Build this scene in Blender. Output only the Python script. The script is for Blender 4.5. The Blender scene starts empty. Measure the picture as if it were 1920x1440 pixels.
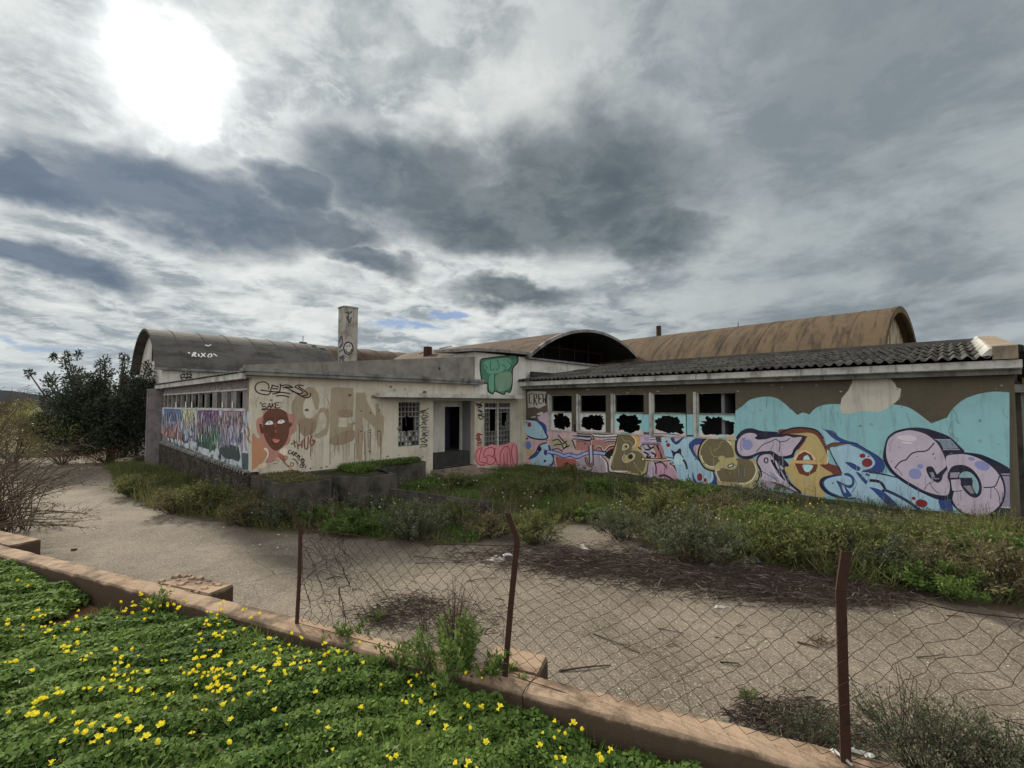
import bpy, bmesh, math, random
import numpy as np
from mathutils import Vector, Matrix
from mathutils.geometry import tessellate_polygon
R = math.radians
rng = random.Random(7)
nrg = np.random.default_rng(11)
sc = bpy.context.scene
COL = sc.collection
# ------------------------------------------------------------ camera
EYE = 2.8; FPX = 864.0; PIT = math.atan(38/FPX)
cam = bpy.data.cameras.new('camera'); cam.sensor_width = 36; cam.lens = 36*FPX/1920
cam.clip_end = 5000; cam.clip_start = .05
camo = bpy.data.objects.new('camera', cam); COL.objects.link(camo)
camo.location = (0, 0, EYE); camo.rotation_euler = (math.pi/2+PIT, 0, 0)
sc.camera = camo
sc.view_settings.view_transform = 'Standard'; sc.view_settings.look = 'None'
sc.view_settings.exposure = 0.48; sc.view_settings.gamma = 1
def ray(u, v):
    x = (u-960)/FPX; y = -(v-720)/FPX
    return Vector((x, math.cos(PIT)-y*math.sin(PIT), math.sin(PIT)+y*math.cos(PIT)))
# ------------------------------------------------------------ sun
sd = ray(320, 150).normalized()
SUN_AZ = math.atan2(sd.x, sd.y); SUN_EL = math.asin(sd.z)
sl = bpy.data.lights.new('sun', 'SUN'); sl.energy = 4.2; sl.angle = R(6); sl.color = (1, .90, .76)
so = bpy.data.objects.new('sun', sl); COL.objects.link(so)
so.rotation_euler = sd.to_track_quat('Z', 'Y').to_euler()
# ------------------------------------------------------------ world sky
w = bpy.data.worlds.new('World'); sc.world = w; w.use_nodes = True
nt = w.node_tree; nt.nodes.clear()
def nd(t, **k):
    n = nt.nodes.new(t)
    for a, b in k.items(): setattr(n, a, b)
    return n
def lk(a, b): nt.links.new(a, b)
def M(op, a, b=None, c=None, clamp=False):
    n = nd('ShaderNodeMath', operation=op); n.use_clamp = clamp
    for i, s in enumerate((a, b, c)):
        if s is None: continue
        if isinstance(s, (int, float)): n.inputs[i].default_value = s
        else: lk(s, n.inputs[i])
    return n.outputs[0]
def SS(v, lo, hi, a=0.0, b=1.0):
    n = nd('ShaderNodeMapRange', interpolation_type='SMOOTHSTEP')
    lk(v, n.inputs[0])
    for i, s in enumerate((lo, hi, a, b)): n.inputs[i+1].default_value = s
    return n.outputs[0]
def MIX(f, a, b, mode='MIX'):
    n = nd('ShaderNodeMix', data_type='RGBA', blend_type=mode)
    for s, k in ((f, 0), (a, 6), (b, 7)):
        if isinstance(s, (int, float)): n.inputs[k].default_value = s
        elif isinstance(s, tuple): n.inputs[k].default_value = (*s, 1)
        else: lk(s, n.inputs[k])
    return n.outputs[2]
tc = nd('ShaderNodeTexCoord'); sx = nd('ShaderNodeSeparateXYZ'); lk(tc.outputs['Generated'], sx.inputs[0])
dx, dy, dz = sx.outputs
zc = M('MAXIMUM', dz, 0.0)
den = M('ADD', zc, .16)
cx = nd('ShaderNodeCombineXYZ'); lk(M('DIVIDE', dx, den), cx.inputs[0]); lk(M('DIVIDE', dy, den), cx.inputs[1])
def noise(vec, scale, detail=6, rough=.55, dist=0.0, out='Fac'):
    n = nd('ShaderNodeTexNoise'); lk(vec, n.inputs['Vector']); n.inputs['Scale'].default_value = scale
    n.inputs['Detail'].default_value = detail; n.inputs['Roughness'].default_value = rough
    n.inputs['Distortion'].default_value = dist
    return n.outputs[out]
az = M('ARCTAN2', dx, dy); el = M('ARCSINE', dz)
ae = nd('ShaderNodeCombineXYZ'); lk(az, ae.inputs[0]); lk(M('MULTIPLY', el, 1.7), ae.inputs[1])
nb = noise(cx.outputs[0], 1.3, 8, .62, .3)
nf = noise(cx.outputs[0], 4.4, 8, .66, .35)
wv = noise(ae.outputs[0], 5.2, 5, .58, 0, 'Color')
ws = nd('ShaderNodeSeparateColor'); lk(wv, ws.inputs[0])
waz = M('ADD', az, M('MULTIPLY', M('SUBTRACT', ws.outputs[0], .5), .20))
wel = M('ADD', el, M('MULTIPLY', M('SUBTRACT', ws.outputs[1], .5), .15))
def aep(u, v):
    d = ray(u, v).normalized(); return math.atan2(d.x, d.y), math.asin(d.z)
def blob(u, v, ru, rv, rot=0.0):
    a0, e0 = aep(u, v); k = math.cos(e0)
    ra = ru/FPX/(1+((u-960)/FPX)**2); re = rv/FPX/(1+((u-960)/FPX)**2)**.5
    da = M('SUBTRACT', waz, a0); de = M('SUBTRACT', wel, e0)
    c, s = math.cos(rot), math.sin(rot)
    p = M('DIVIDE', M('ADD', M('MULTIPLY', da, c), M('MULTIPLY', de, s)), ra)
    q = M('DIVIDE', M('ADD', M('MULTIPLY', da, -s), M('MULTIPLY', de, c)), re)
    return M('SUBTRACT', 1.0, M('SQRT', M('ADD', M('MULTIPLY', p, p), M('MULTIPLY', q, q))))
dark = None
for b in ((90,335,190,55,0), (330,375,270,72,-.12), (470,400,140,60,-.2), (760,330,210,80,0), (1090,345,230,118,-.05),
          (930,410,260,60,-.05), (90,490,190,40,-.12), (700,480,120,26,-.15), (960,552,130,26,0), (1220,430,120,50,-.2), (610,415,150,48,-.05), (560,350,110,40,0)):
    v_ = blob(*b); dark = v_ if dark is None else M('MAXIMUM', dark, v_)
darkm = SS(M('ADD', dark, M('MULTIPLY', M('SUBTRACT', nf, .5), .60)), -.30, .50)
rim = M('MULTIPLY', SS(M('ADD', dark, M('MULTIPLY', M('SUBTRACT', nf, .5), .75)), -.55, -.12), M('SUBTRACT', 1.0, darkm))
# angle to the sun
vs = nd('ShaderNodeVectorMath', operation='DOT_PRODUCT'); lk(tc.outputs['Generated'], vs.inputs[0]); vs.inputs[1].default_value = sd
ang = M('ARCCOSINE', M('MINIMUM', vs.outputs['Value'], 1.0))
def gauss(a, s): return M('EXPONENT', M('MULTIPLY', M('MULTIPLY', M('DIVIDE', a, s), M('DIVIDE', a, s)), -1.0))
wang = M('ADD', ang, M('MULTIPLY', M('SUBTRACT', M('ADD', M('MULTIPLY', nf, .5), M('MULTIPLY', ws.outputs[2], .5)), .5), .34))
sky = nd('ShaderNodeTexSky', sky_type='NISHITA'); sky.sun_disc = False
sky.sun_elevation = SUN_EL; sky.sun_rotation = SUN_AZ; sky.dust_density = 1.0
skyc = MIX(.8, MIX(1.0, sky.outputs[0], (.03, .036, .045), 'MULTIPLY'), (.14, .235, .43))
lite = MIX(SS(nb, .42, .60), (.215, .250, .272), (.50, .525, .515))
lite = MIX(M('MULTIPLY', SS(nf, .44, .60), .50), lite, (.63, .65, .64))
right = SS(az, -.15, .62)
rc = MIX(SS(nb, .36, .66), (.145, .175, .196), (.265, .300, .312))
base = MIX(M('MULTIPLY', right, .88), lite, rc)
topd = M('MULTIPLY', SS(el, .38, .72), M('SUBTRACT', 1.0, gauss(ang, .5)))
base = MIX(M('MULTIPLY', topd, .2), base, (.24, .26, .27))
dc = MIX(SS(nf, .3, .7), (.064, .084, .100), (.118, .146, .160))
dc = MIX(M('MULTIPLY', SS(az, -.9, .1, 1.0, 0.0), .6), dc, (.085, .125, .20))
# blue gaps between the clouds low over the roofs and small ones higher up
gap = M('MAXIMUM', M('MAXIMUM', blob(760,618,110,18,.05), blob(110,645,170,12,-.05)), blob(830,590,60,14,0))
gapm = SS(M('ADD', gap, M('MULTIPLY', M('SUBTRACT', nf, .5), 1.6)), .10, .75)
c1 = MIX(M('MULTIPLY', gapm, .8), base, skyc)
c1 = MIX(M('MULTIPLY', M('MULTIPLY', rim, SS(az, -.2, .6, 1.0, .25)), .30), c1, (.66, .67, .65))
c2 = MIX(M('MULTIPLY', darkm, .90), c1, dc)
hz = SS(el, .0, .16, 1.0, 0.0)
c2 = MIX(M('MULTIPLY', hz, .45), c2, (.38, .43, .46))
# clouds thin towards the sun and glow; unseen clouds behind the camera are brightened to fill the walls
g1 = M('MULTIPLY', gauss(wang, .060), 1.2); g2 = M('MULTIPLY', gauss(wang, .18), .17)
gs = M('ADD', g1, M('MULTIPLY', g2, M('SUBTRACT', 1.0, M('MULTIPLY', darkm, .75))))
gc = nd('ShaderNodeCombineColor'); lk(gs, gc.inputs[0]); lk(M('MULTIPLY', gs, .985), gc.inputs[1]); lk(M('MULTIPLY', gs, .94), gc.inputs[2])
c3 = MIX(1.0, c2, gc.outputs[0], 'ADD')
back = SS(dy, .25, -.45, 0.0, 1.0)
c4 = MIX(back, c3, MIX(nb, (.64, .65, .66), (1.10, 1.09, 1.05)))
c4 = MIX(SS(dz, -.02, -.06), c4, (.10, .09, .08))
bg = nd('ShaderNodeBackground'); lk(c4, bg.inputs[0]); bg.inputs[1].default_value = 1.0
wo = nd('ShaderNodeOutputWorld'); lk(bg.outputs[0], wo.inputs[0])

# ------------------------------------------------------------ frames and picking
XA = Vector((.688, .725)).normalized(); YA = Vector((-XA.y, XA.x))
CR = Vector((-7.21, 12.77)); FANG = math.atan2(XA.y, XA.x)
def loc2w(X, Y, Z=0): p = CR + XA*X + YA*Y; return Vector((p.x, p.y, Z))
def w2loc(p): q = Vector((p.x, p.y))-CR; return Vector((q.dot(XA), q.dot(YA), p.z))
CL = w2loc(Vector((0, 0, EYE)))
def lray(u, v):
    d = ray(u, v); q = Vector((d.x, d.y)); return Vector((q.dot(XA), q.dot(YA), d.z))
def hX(u, v, X0): d = lray(u, v); return CL + d*((X0-CL.x)/d.x)
def hY(u, v, Y0): d = lray(u, v); return CL + d*((Y0-CL.y)/d.y)
def hZ(u, v, z): d = ray(u, v); return Vector((0, 0, EYE)) + d*((z-EYE)/d.z)
def hZl(u, v, z): return w2loc(hZ(u, v, z))

# ------------------------------------------------------------ materials
def s2l(c):
    c = c/255; return c/12.92 if c <= .04045 else ((c+.055)/1.055)**2.4
def rgb(r, g, b): return (s2l(r), s2l(g), s2l(b))
MATS = {}
class MT:
    """small shader builder"""
    def __init__(s, name):
        s.m = bpy.data.materials.new(name); s.m.use_nodes = True; s.t = s.m.node_tree; s.t.nodes.clear()
        s.out = s.n('ShaderNodeOutputMaterial'); s.b = s.n('ShaderNodeBsdfPrincipled'); s.l(s.b.outputs[0], s.out.inputs[0])
        s.tc = s.n('ShaderNodeTexCoord'); s.co = s.tc.outputs['Object']
    def n(s, t, **k):
        x = s.t.nodes.new(t)
        for a, b in k.items(): setattr(x, a, b)
        return x
    def l(s, a, b): s.t.links.new(a, b)
    def noise(s, scale, detail=5, rough=.6, stretch=None, dist=0, color=False, vec=None):
        x = s.n('ShaderNodeTexNoise'); v = vec or s.co
        if stretch:
            mp = s.n('ShaderNodeMapping'); mp.inputs['Scale'].default_value = stretch; s.l(v, mp.inputs[0]); v = mp.outputs[0]
        s.l(v, x.inputs['Vector']); x.inputs['Scale'].default_value = scale; x.inputs['Detail'].default_value = detail
        x.inputs['Roughness'].default_value = rough; x.inputs['Distortion'].default_value = dist
        return x.outputs['Color' if color else 'Fac']
    def ramp(s, v, lo, hi, a=0., b=1.):
        x = s.n('ShaderNodeMapRange', interpolation_type='SMOOTHSTEP'); s.l(v, x.inputs[0])
        for i, q in enumerate((lo, hi, a, b)): x.inputs[i+1].default_value = q
        return x.outputs[0]
    def mix(s, f, a, b, mode='MIX'):
        x = s.n('ShaderNodeMix', data_type='RGBA', blend_type=mode)
        for q, k in ((f, 0), (a, 6), (b, 7)):
            if isinstance(q, (int, float)): x.inputs[k].default_value = q
            elif isinstance(q, tuple): x.inputs[k].default_value = (*q[:3], 1)
            else: s.l(q, x.inputs[k])
        return x.outputs[2]
    def mul(s, a, b):
        x = s.n('ShaderNodeMath', operation='MULTIPLY')
        for i, q in enumerate((a, b)):
            if isinstance(q, (int, float)): x.inputs[i].default_value = q
            else: s.l(q, x.inputs[i])
        return x.outputs[0]
    def bump(s, h, strength=.4, dist=.02):
        x = s.n('ShaderNodeBump'); x.inputs['Strength'].default_value = strength; x.inputs['Distance'].default_value = dist
        s.l(h, x.inputs['Height']); s.l(x.outputs[0], s.b.inputs['Normal'])
    def fin(s, col, rough=.85, spec=.3, metal=0.):
        if isinstance(col, tuple): s.b.inputs['Base Color'].default_value = (*col[:3], 1)
        else: s.l(col, s.b.inputs['Base Color'])
        if isinstance(rough, (int, float)): s.b.inputs['Roughness'].default_value = rough
        else: s.l(rough, s.b.inputs['Roughness'])
        s.b.inputs['Specular IOR Level'].default_value = spec; s.b.inputs['Metallic'].default_value = metal
        return s.m
def plaster(name, col, dirt, amt=.6, streak=.6, sc_=1.2, bump=.35):
    """painted render with blotches, rain streaks and small chips"""
    t = MT(name)
    big = t.ramp(t.noise(sc_, 6, .65), .42, .72)
    c = t.mix(t.mul(big, amt), col, dirt)
    st = t.ramp(t.noise(3.0, 5, .6, (2.2, 2.2, .13)), .5, .78)
    c = t.mix(t.mul(st, streak), c, tuple(x*.55 for x in dirt))
    ch = t.ramp(t.noise(9, 4, .7), .66, .72)
    c = t.mix(t.mul(ch, .5), c, tuple(x*.7 for x in dirt))
    f = t.noise(45, 4, .7)
    c = t.mix(.18, c, t.mix(f, (.0, .0, .0), (1, 1, 1)), 'OVERLAY')
    t.bump(f, bump, .01)
    return t.fin(c, .9, .2)
def concrete(name, a, b, stain=(.03, .028, .025), amt=.7, bump=.6):
    t = MT(name)
    c = t.mix(t.ramp(t.noise(2.0, 7, .65), .35, .7), a, b)
    st = t.ramp(t.noise(2.2, 6, .68, (1, 1, .25), .4), .48, .74)
    c = t.mix(t.mul(st, amt), c, stain)
    g = t.noise(60, 5, .75); c = t.mix(.3, c, t.mix(g, (0, 0, 0), (1, 1, 1)), 'OVERLAY')
    t.bump(g, bump, .012)
    return t.fin(c, .95, .15)
def paint(r, g, b):
    k = ('paint', r, g, b)
    if k not in MATS:
        t = MT('spray_paint')
        col = tuple(min(.8, x*1.3+.004) for x in rgb(r, g, b))
        c = t.mix(t.mul(t.ramp(t.noise(2.5, 6, .65), .40, .72), .40), col, tuple(x*.6+.05 for x in col))
        c = t.mix(t.mul(t.ramp(t.noise(5, 5, .7, (1.5, 1.5, .12)), .50, .72), .35), c, (.10, .09, .08))
        g = t.noise(70, 4, .75); c = t.mix(.14, c, t.mix(g, (0, 0, 0), (1, 1, 1)), 'OVERLAY')
        ch = t.ramp(t.noise(14, 5, .7), .67, .71)
        c = t.mix(t.mul(ch, .6), c, (.25, .23, .2))
        t.bump(t.noise(50, 3), .25, .008)
        MATS[k] = t.fin(c, .75, .25)
    return MATS[k]
def leafmat(name, a, b, trans=.35, rough=.55, spec=.3):
    t = MT(name)
    at = t.n('ShaderNodeAttribute', attribute_name='var')
    c = t.mix(at.outputs['Fac'], a, b)
    t.fin(c, rough, spec)
    tr = t.n('ShaderNodeBsdfTranslucent'); t.l(t.mix(.5, c, tuple(x*1.3 for x in b)), tr.inputs[0])
    mx = t.n('ShaderNodeMixShader'); mx.inputs[0].default_value = trans
    t.l(t.b.outputs[0], mx.inputs[1]); t.l(tr.outputs[0], mx.inputs[2]); t.l(mx.outputs[0], t.out.inputs[0])
    return t.m
m_cream = plaster('cream_render', (.56, .52, .42), (.20, .18, .14), .45, .55)
m_white = plaster('old_white_render', (.56, .55, .50), (.22, .20, .17), .5, .6)
m_taupe = plaster('taupe_render', (.118, .102, .074), (.07, .06, .045), .5, .3)
m_whitetrim = plaster('white_trim', (.50, .50, .47), (.12, .115, .10), .7, .75, 2.2)
m_greytrim = concrete('grey_trim', (.25, .245, .235), (.13, .125, .115), (.03, .027, .024), .95)
m_conc = concrete('weathered_concrete', (.095, .086, .074), (.036, .033, .028), (.012, .011, .009), .95)
m_parapet = concrete('parapet_concrete', (.24, .225, .20), (.16, .15, .135), (.05, .045, .04), .55)
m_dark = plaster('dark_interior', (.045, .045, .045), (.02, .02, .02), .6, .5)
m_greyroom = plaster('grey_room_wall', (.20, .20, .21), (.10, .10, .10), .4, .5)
m_floor = concrete('porch_floor', (.30, .25, .20), (.12, .10, .085), (.03, .026, .022), .7)
m_leftwall = plaster('left_wall', (.22, .20, .20), (.09, .08, .08), .7, .7, 3)
def stone_mat():
    t = MT('rubble_stone')
    v = t.n('ShaderNodeTexVoronoi', feature='F1'); t.l(t.co, v.inputs[0]); v.inputs['Scale'].default_value = 5.5
    v2 = t.n('ShaderNodeTexVoronoi', feature='DISTANCE_TO_EDGE'); t.l(t.co, v2.inputs[0]); v2.inputs['Scale'].default_value = 5.5
    hs = t.n('ShaderNodeSeparateColor'); t.l(v.outputs['Color'], hs.inputs[0])
    c = t.mix(hs.outputs[0], (.105, .088, .076), (.038, .033, .03))
    c = t.mix(t.ramp(v2.outputs[0], 0, .06, 1, 0), c, (.035, .03, .028))
    c = t.mix(.4, c, t.noise(30, 5, .7, color=True), 'OVERLAY')
    t.bump(t.ramp(v2.outputs[0], 0, .12), .9, .05)
    return t.fin(c, .95, .1)
m_stone = stone_mat()
def roof_mat(name, a, b, c_, streak_axis):
    """asbestos-cement / metal sheet: lichen and rust running down the slope, joints along it"""
    t = MT(name)
    c = t.mix(t.ramp(t.noise(.7, 6, .65), .35, .68), a, b)
    st = t.ramp(t.noise(1.6, 7, .7, streak_axis, .3), .46, .64)
    c = t.mix(t.mul(st, .85), c, c_)
    sp = t.ramp(t.noise(24, 5, .75), .56, .68)
    c = t.mix(t.mul(sp, .45), c, tuple(min(1, x*2.0) for x in b))
    g = t.noise(40, 5, .7); c = t.mix(.35, c, t.mix(g, (0, 0, 0), (1, 1, 1)), 'OVERLAY')
    t.bump(g, .5, .02)
    return t.fin(c, .92, .15)
m_roofg = roof_mat('grey_sheet_roof', (.080, .076, .070), (.118, .112, .102), (.045, .042, .040), (.35, 1.2, 1.0))
m_roofb = roof_mat('rusty_sheet_roof', (.075, .048, .032), (.098, .070, .048), (.032, .025, .020), (1.0, .9, 1.0))
m_roofb2 = roof_mat('lichen_sheet_roof', (.115, .082, .050), (.088, .066, .045), (.030, .024, .019), (.16, 1.5, .3))
m_rooft = roof_mat('corrugated_cement_roof', (.060, .058, .053), (.115, .110, .098), (.028, .026, .024), (.5, 2.0, 1.0))
def asphalt():
    t = MT('old_asphalt')
    c = t.mix(t.ramp(t.noise(.55, 7, .65, dist=.3), .34, .66), (.112, .093, .070), (.190, .160, .122))
    c = t.mix(t.mul(t.ramp(t.noise(1.9, 7, .7), .52, .74), .6), c, (.058, .046, .035))
    v = t.n('ShaderNodeTexVoronoi', feature='F1'); t.l(t.co, v.inputs[0]); v.inputs['Scale'].default_value = 95
    hs = t.n('ShaderNodeSeparateColor'); t.l(v.outputs['Color'], hs.inputs[0])
    c = t.mix(t.mul(t.ramp(hs.outputs[0], .74, .95), .62), c, (.40, .36, .30))
    c = t.mix(t.mul(t.ramp(hs.outputs[1], .70, .95), .6), c, (.05, .045, .04))
    c = t.mix(t.mul(t.ramp(t.noise(2.6, 7, .75, dist=.8), .58, .66), .5), c, (.055, .045, .036))
    g = t.noise(140, 4, .8)
    c = t.mix(.55, c, t.mix(g, (0, 0, 0), (1, 1, 1)), 'OVERLAY')
    cr = t.n('ShaderNodeTexVoronoi', feature='DISTANCE_TO_EDGE'); cr.inputs['Scale'].default_value = .55
    mp = t.mix(.12, t.co, t.noise(1.5, 5, .6, color=True)); t.l(mp, cr.inputs[0])
    c = t.mix(t.mul(t.ramp(cr.outputs[0], 0, .0045, 1, 0), .7), c, (.035, .03, .024))
    c = t.mix(t.mul(t.ramp(t.noise(.32, 5, .6, dist=.6), .52, .62), .45), c, (.075, .062, .048))
    t.bump(t.mix(.5, t.mix(g, (0, 0, 0), (1, 1, 1)), v.outputs[0]), .55, .008)
    return t.fin(c, .95, .2)
m_asph = asphalt()
def soil(name, a, b, c_):
    t = MT(name)
    c = t.mix(t.ramp(t.noise(.8, 7, .65), .36, .66), a, b)
    c = t.mix(t.mul(t.ramp(t.noise(7, 6, .75), .5, .7), .7), c, c_)
    g = t.noise(60, 5, .8); c = t.mix(.4, c, t.mix(g, (0, 0, 0), (1, 1, 1)), 'OVERLAY')
    t.bump(g, .8, .03)
    return t.fin(c, 1, .1)
m_soil = soil('dry_soil', (.10, .082, .058), (.165, .13, .09), (.05, .05, .028))
m_bed = soil('bed_soil', (.035, .04, .02), (.055, .05, .028), (.02, .028, .012))
m_red = soil('red_soil', (.22, .11, .065), (.30, .17, .105), (.12, .065, .04))
m_wallc = None
def gwall():
    t = MT('reddish_concrete')
    c = t.mix(t.ramp(t.noise(1.5, 7, .65), .35, .68), (.30, .215, .145), (.36, .265, .185))
    c = t.mix(t.mul(t.ramp(t.noise(3.2, 7, .72, dist=.5), .54, .72), .6), c, (.16, .095, .06))
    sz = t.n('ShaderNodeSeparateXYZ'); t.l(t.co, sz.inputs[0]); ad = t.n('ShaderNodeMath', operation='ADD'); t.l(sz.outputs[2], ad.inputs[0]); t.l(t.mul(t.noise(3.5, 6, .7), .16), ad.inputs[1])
    c = t.mix(t.mul(t.ramp(ad.outputs[0], 1.10, 1.15, 1, 0), .86), c, (.042, .028, .020))  # shade below the top edge put into the colour, together with dirt
    g = t.noise(110, 5, .75); c = t.mix(.4, c, t.mix(g, (0, 0, 0), (1, 1, 1)), 'OVERLAY')
    t.bump(t.mix(.5, t.mix(g, (0, 0, 0), (1, 1, 1)), t.noise(14, 5, .7, color=True)), .6, .012)
    return t.fin(c, .95, .15)
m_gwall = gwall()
def rust():
    t = MT('rusty_steel')
    c = t.mix(t.noise(25, 6, .7), (.018, .008, .006), (.060, .024, .014))
    t.bump(t.noise(90, 4), .6, .004); return t.fin(c, .85, .3)
m_rust = rust()
m_wire = MT('rusty_wire').fin((.035, .020, .014), .85, .2)
m_wood = roof_mat('old_wood', (.30, .27, .22), (.42, .39, .33), (.12, .1, .08), (6, 1, 6))
m_black = MT('black_rubber').fin((.012, .012, .012), .6, .3)
def simple(name, col, rough=.8, v=.3, scale=20, bump=.3):
    t = MT(name); c = t.mix(t.mul(t.noise(scale, 5, .7), v*2), col, tuple(x*.4 for x in col)); t.bump(t.noise(scale*2, 4), bump, .01)
    return t.fin(c, rough, .25)
m_rag = simple('dirty_cloth', (.62, .58, .56), .95, .35, 14)
m_paper = simple('white_scrap', (.55, .54, .50), .9, .3, 9)
m_twig = simple('dry_twig', (.075, .056, .046), .9, .4, 30)
m_twig3 = simple('brown_shrub_twig', (.13, .095, .068), .9, .3, 30)
m_twig2 = simple('bleached_twig', (.24, .19, .15), .9, .4, 30)
m_bark = simple('bark', (.10, .082, .065), .95, .5, 12, .8)
m_yellow = simple('yellow_paint', (.55, .40, .10), .8, .3, 5)

# ------------------------------------------------------------ mesh helpers
class MB:
    def __init__(s): s.v = []; s.f = []; s.mi = []; s.ms = []
    def m(s, mat):
        if mat not in s.ms: s.ms.append(mat)
        return s.ms.index(mat)
    def face(s, pts, mat):
        i = len(s.v); s.v += [tuple(p) for p in pts]; s.f.append(tuple(range(i, i+len(pts)))); s.mi.append(s.m(mat))
    def box(s, a, b, mat):
        x0, y0, z0 = [min(p, q) for p, q in zip(a, b)]; x1, y1, z1 = [max(p, q) for p, q in zip(a, b)]
        s.hexa([(x0,y0,z0),(x1,y0,z0),(x1,y1,z0),(x0,y1,z0),(x0,y0,z1),(x1,y0,z1),(x1,y1,z1),(x0,y1,z1)], mat)
    def hexa(s, p, mat):
        i = len(s.v); s.v += [tuple(q) for q in p]; k = s.m(mat)
        for f in ((3,2,1,0),(4,5,6,7),(0,1,5,4),(1,2,6,5),(2,3,7,6),(3,0,4,7)):
            s.f.append(tuple(i+j for j in f)); s.mi.append(k)
    def prism(s, poly, z0, z1, mat):
        """poly: world/local xy list (ccw), z0,z1 numbers or lists"""
        n = len(poly); k = s.m(mat); i = len(s.v)
        zl = z0 if isinstance(z0, (list, tuple)) else [z0]*n; zh = z1 if isinstance(z1, (list, tuple)) else [z1]*n
        s.v += [(p[0], p[1], z) for p, z in zip(poly, zl)] + [(p[0], p[1], z) for p, z in zip(poly, zh)]
        s.f.append(tuple(i+j for j in reversed(range(n)))); s.mi.append(k)
        s.f.append(tuple(i+n+j for j in range(n))); s.mi.append(k)
        for j in range(n):
            q = (j+1) % n; s.f.append((i+j, i+q, i+n+q, i+n+j)); s.mi.append(k)
    def tube(s, pts, r, mat, n=5, cap=True):
        pts = [Vector(p) for p in pts]; k = s.m(mat); rs = r if isinstance(r, (list, tuple)) else [r]*len(pts)
        base = len(s.v); up = None
        for j, p in enumerate(pts):
            t = (pts[min(j+1, len(pts)-1)]-pts[max(j-1, 0)])
            t = t.normalized() if t.length > 1e-9 else Vector((0, 0, 1))
            if up is None or abs(up.dot(t)) > .99: up = Vector((0, 0, 1)) if abs(t.z) < .9 else Vector((1, 0, 0))
            a = up.cross(t).normalized(); b = t.cross(a); up = b
            for q in range(n):
                c = 2*math.pi*q/n; s.v.append(tuple(p+(a*math.cos(c)+b*math.sin(c))*rs[j]))
        for j in range(len(pts)-1):
            for q in range(n):
                q2 = (q+1) % n
                s.f.append((base+j*n+q, base+j*n+q2, base+(j+1)*n+q2, base+(j+1)*n+q)); s.mi.append(k)
        if cap and n > 2:
            s.f.append(tuple(base+q for q in reversed(range(n)))); s.mi.append(k)
            e = base+(len(pts)-1)*n; s.f.append(tuple(e+q for q in range(n))); s.mi.append(k)
    def build(s, name, parent=None, smooth=False, origin=None):
        me = bpy.data.meshes.new(name)
        vs = s.v if origin is None else [(a-origin[0], b-origin[1], c-origin[2]) for a, b, c in s.v]
        me.from_pydata(vs, [], s.f)
        for m_ in s.ms: me.materials.append(m_)
        me.polygons.foreach_set('material_index', s.mi)
        if smooth: me.polygons.foreach_set('use_smooth', [True]*len(s.f))
        me.update()
        o = bpy.data.objects.new(name, me); COL.objects.link(o)
        if origin is not None: o.location = origin
        if parent: o.parent = parent
        return o
def tag(o, label=None, cat=None, group=None, kind=None):
    if label: o['label'] = label
    if cat: o['category'] = cat
    if group: o['group'] = group
    if kind: o['kind'] = kind
    return o
def empty(name, loc=(0, 0, 0), rz=0, label=None, cat=None, group=None):
    o = bpy.data.objects.new(name, None); COL.objects.link(o); o.location = loc; o.rotation_euler = (0, 0, rz)
    o.empty_display_size = .2
    return tag(o, label, cat, group)
def bldg(name, label, cat='building', group=None): return empty(name, (CR.x, CR.y, 0), FANG, label, cat, group)
def wall(mb, ax, c, u0, u1, z0, z1, holes, th, mat, rev=None):
    """wall in plane axis=c (ax 'X' or 'Y'), u along the other axis; thickness th (signed, away from viewer); holes (u0,u1,z0,z1)"""
    rev = rev or mat
    us = sorted({u0, u1, *[h[0] for h in holes], *[h[1] for h in holes]}); zs = sorted({z0, z1, *[h[2] for h in holes], *[h[3] for h in holes]})
    P = (lambda u, z, d: (c+d, u, z)) if ax == 'X' else (lambda u, z, d: (u, c+d, z))
    def solid(i, j):
        if i < 0 or j < 0 or i >= len(us)-1 or j >= len(zs)-1: return False
        u = (us[i]+us[i+1])/2; z = (zs[j]+zs[j+1])/2
        return not any(h[0] < u < h[1] and h[2] < z < h[3] for h in holes)
    for i in range(len(us)-1):
        for j in range(len(zs)-1):
            if not solid(i, j): continue
            a, b, e, f = us[i], us[i+1], zs[j], zs[j+1]
            mb.face([P(a,e,0),P(b,e,0),P(b,f,0),P(a,f,0)], mat); mb.face([P(a,e,th),P(b,e,th),P(b,f,th),P(a,f,th)], rev)
            if not solid(i-1, j): mb.face([P(a,e,0),P(a,f,0),P(a,f,th),P(a,e,th)], rev)
            if not solid(i+1, j): mb.face([P(b,e,0),P(b,f,0),P(b,f,th),P(b,e,th)], rev)
            if not solid(i, j-1): mb.face([P(a,e,0),P(b,e,0),P(b,e,th),P(a,e,th)], rev)
            if not solid(i, j+1): mb.face([P(a,f,0),P(b,f,0),P(b,f,th),P(a,f,th)], rev)

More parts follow.
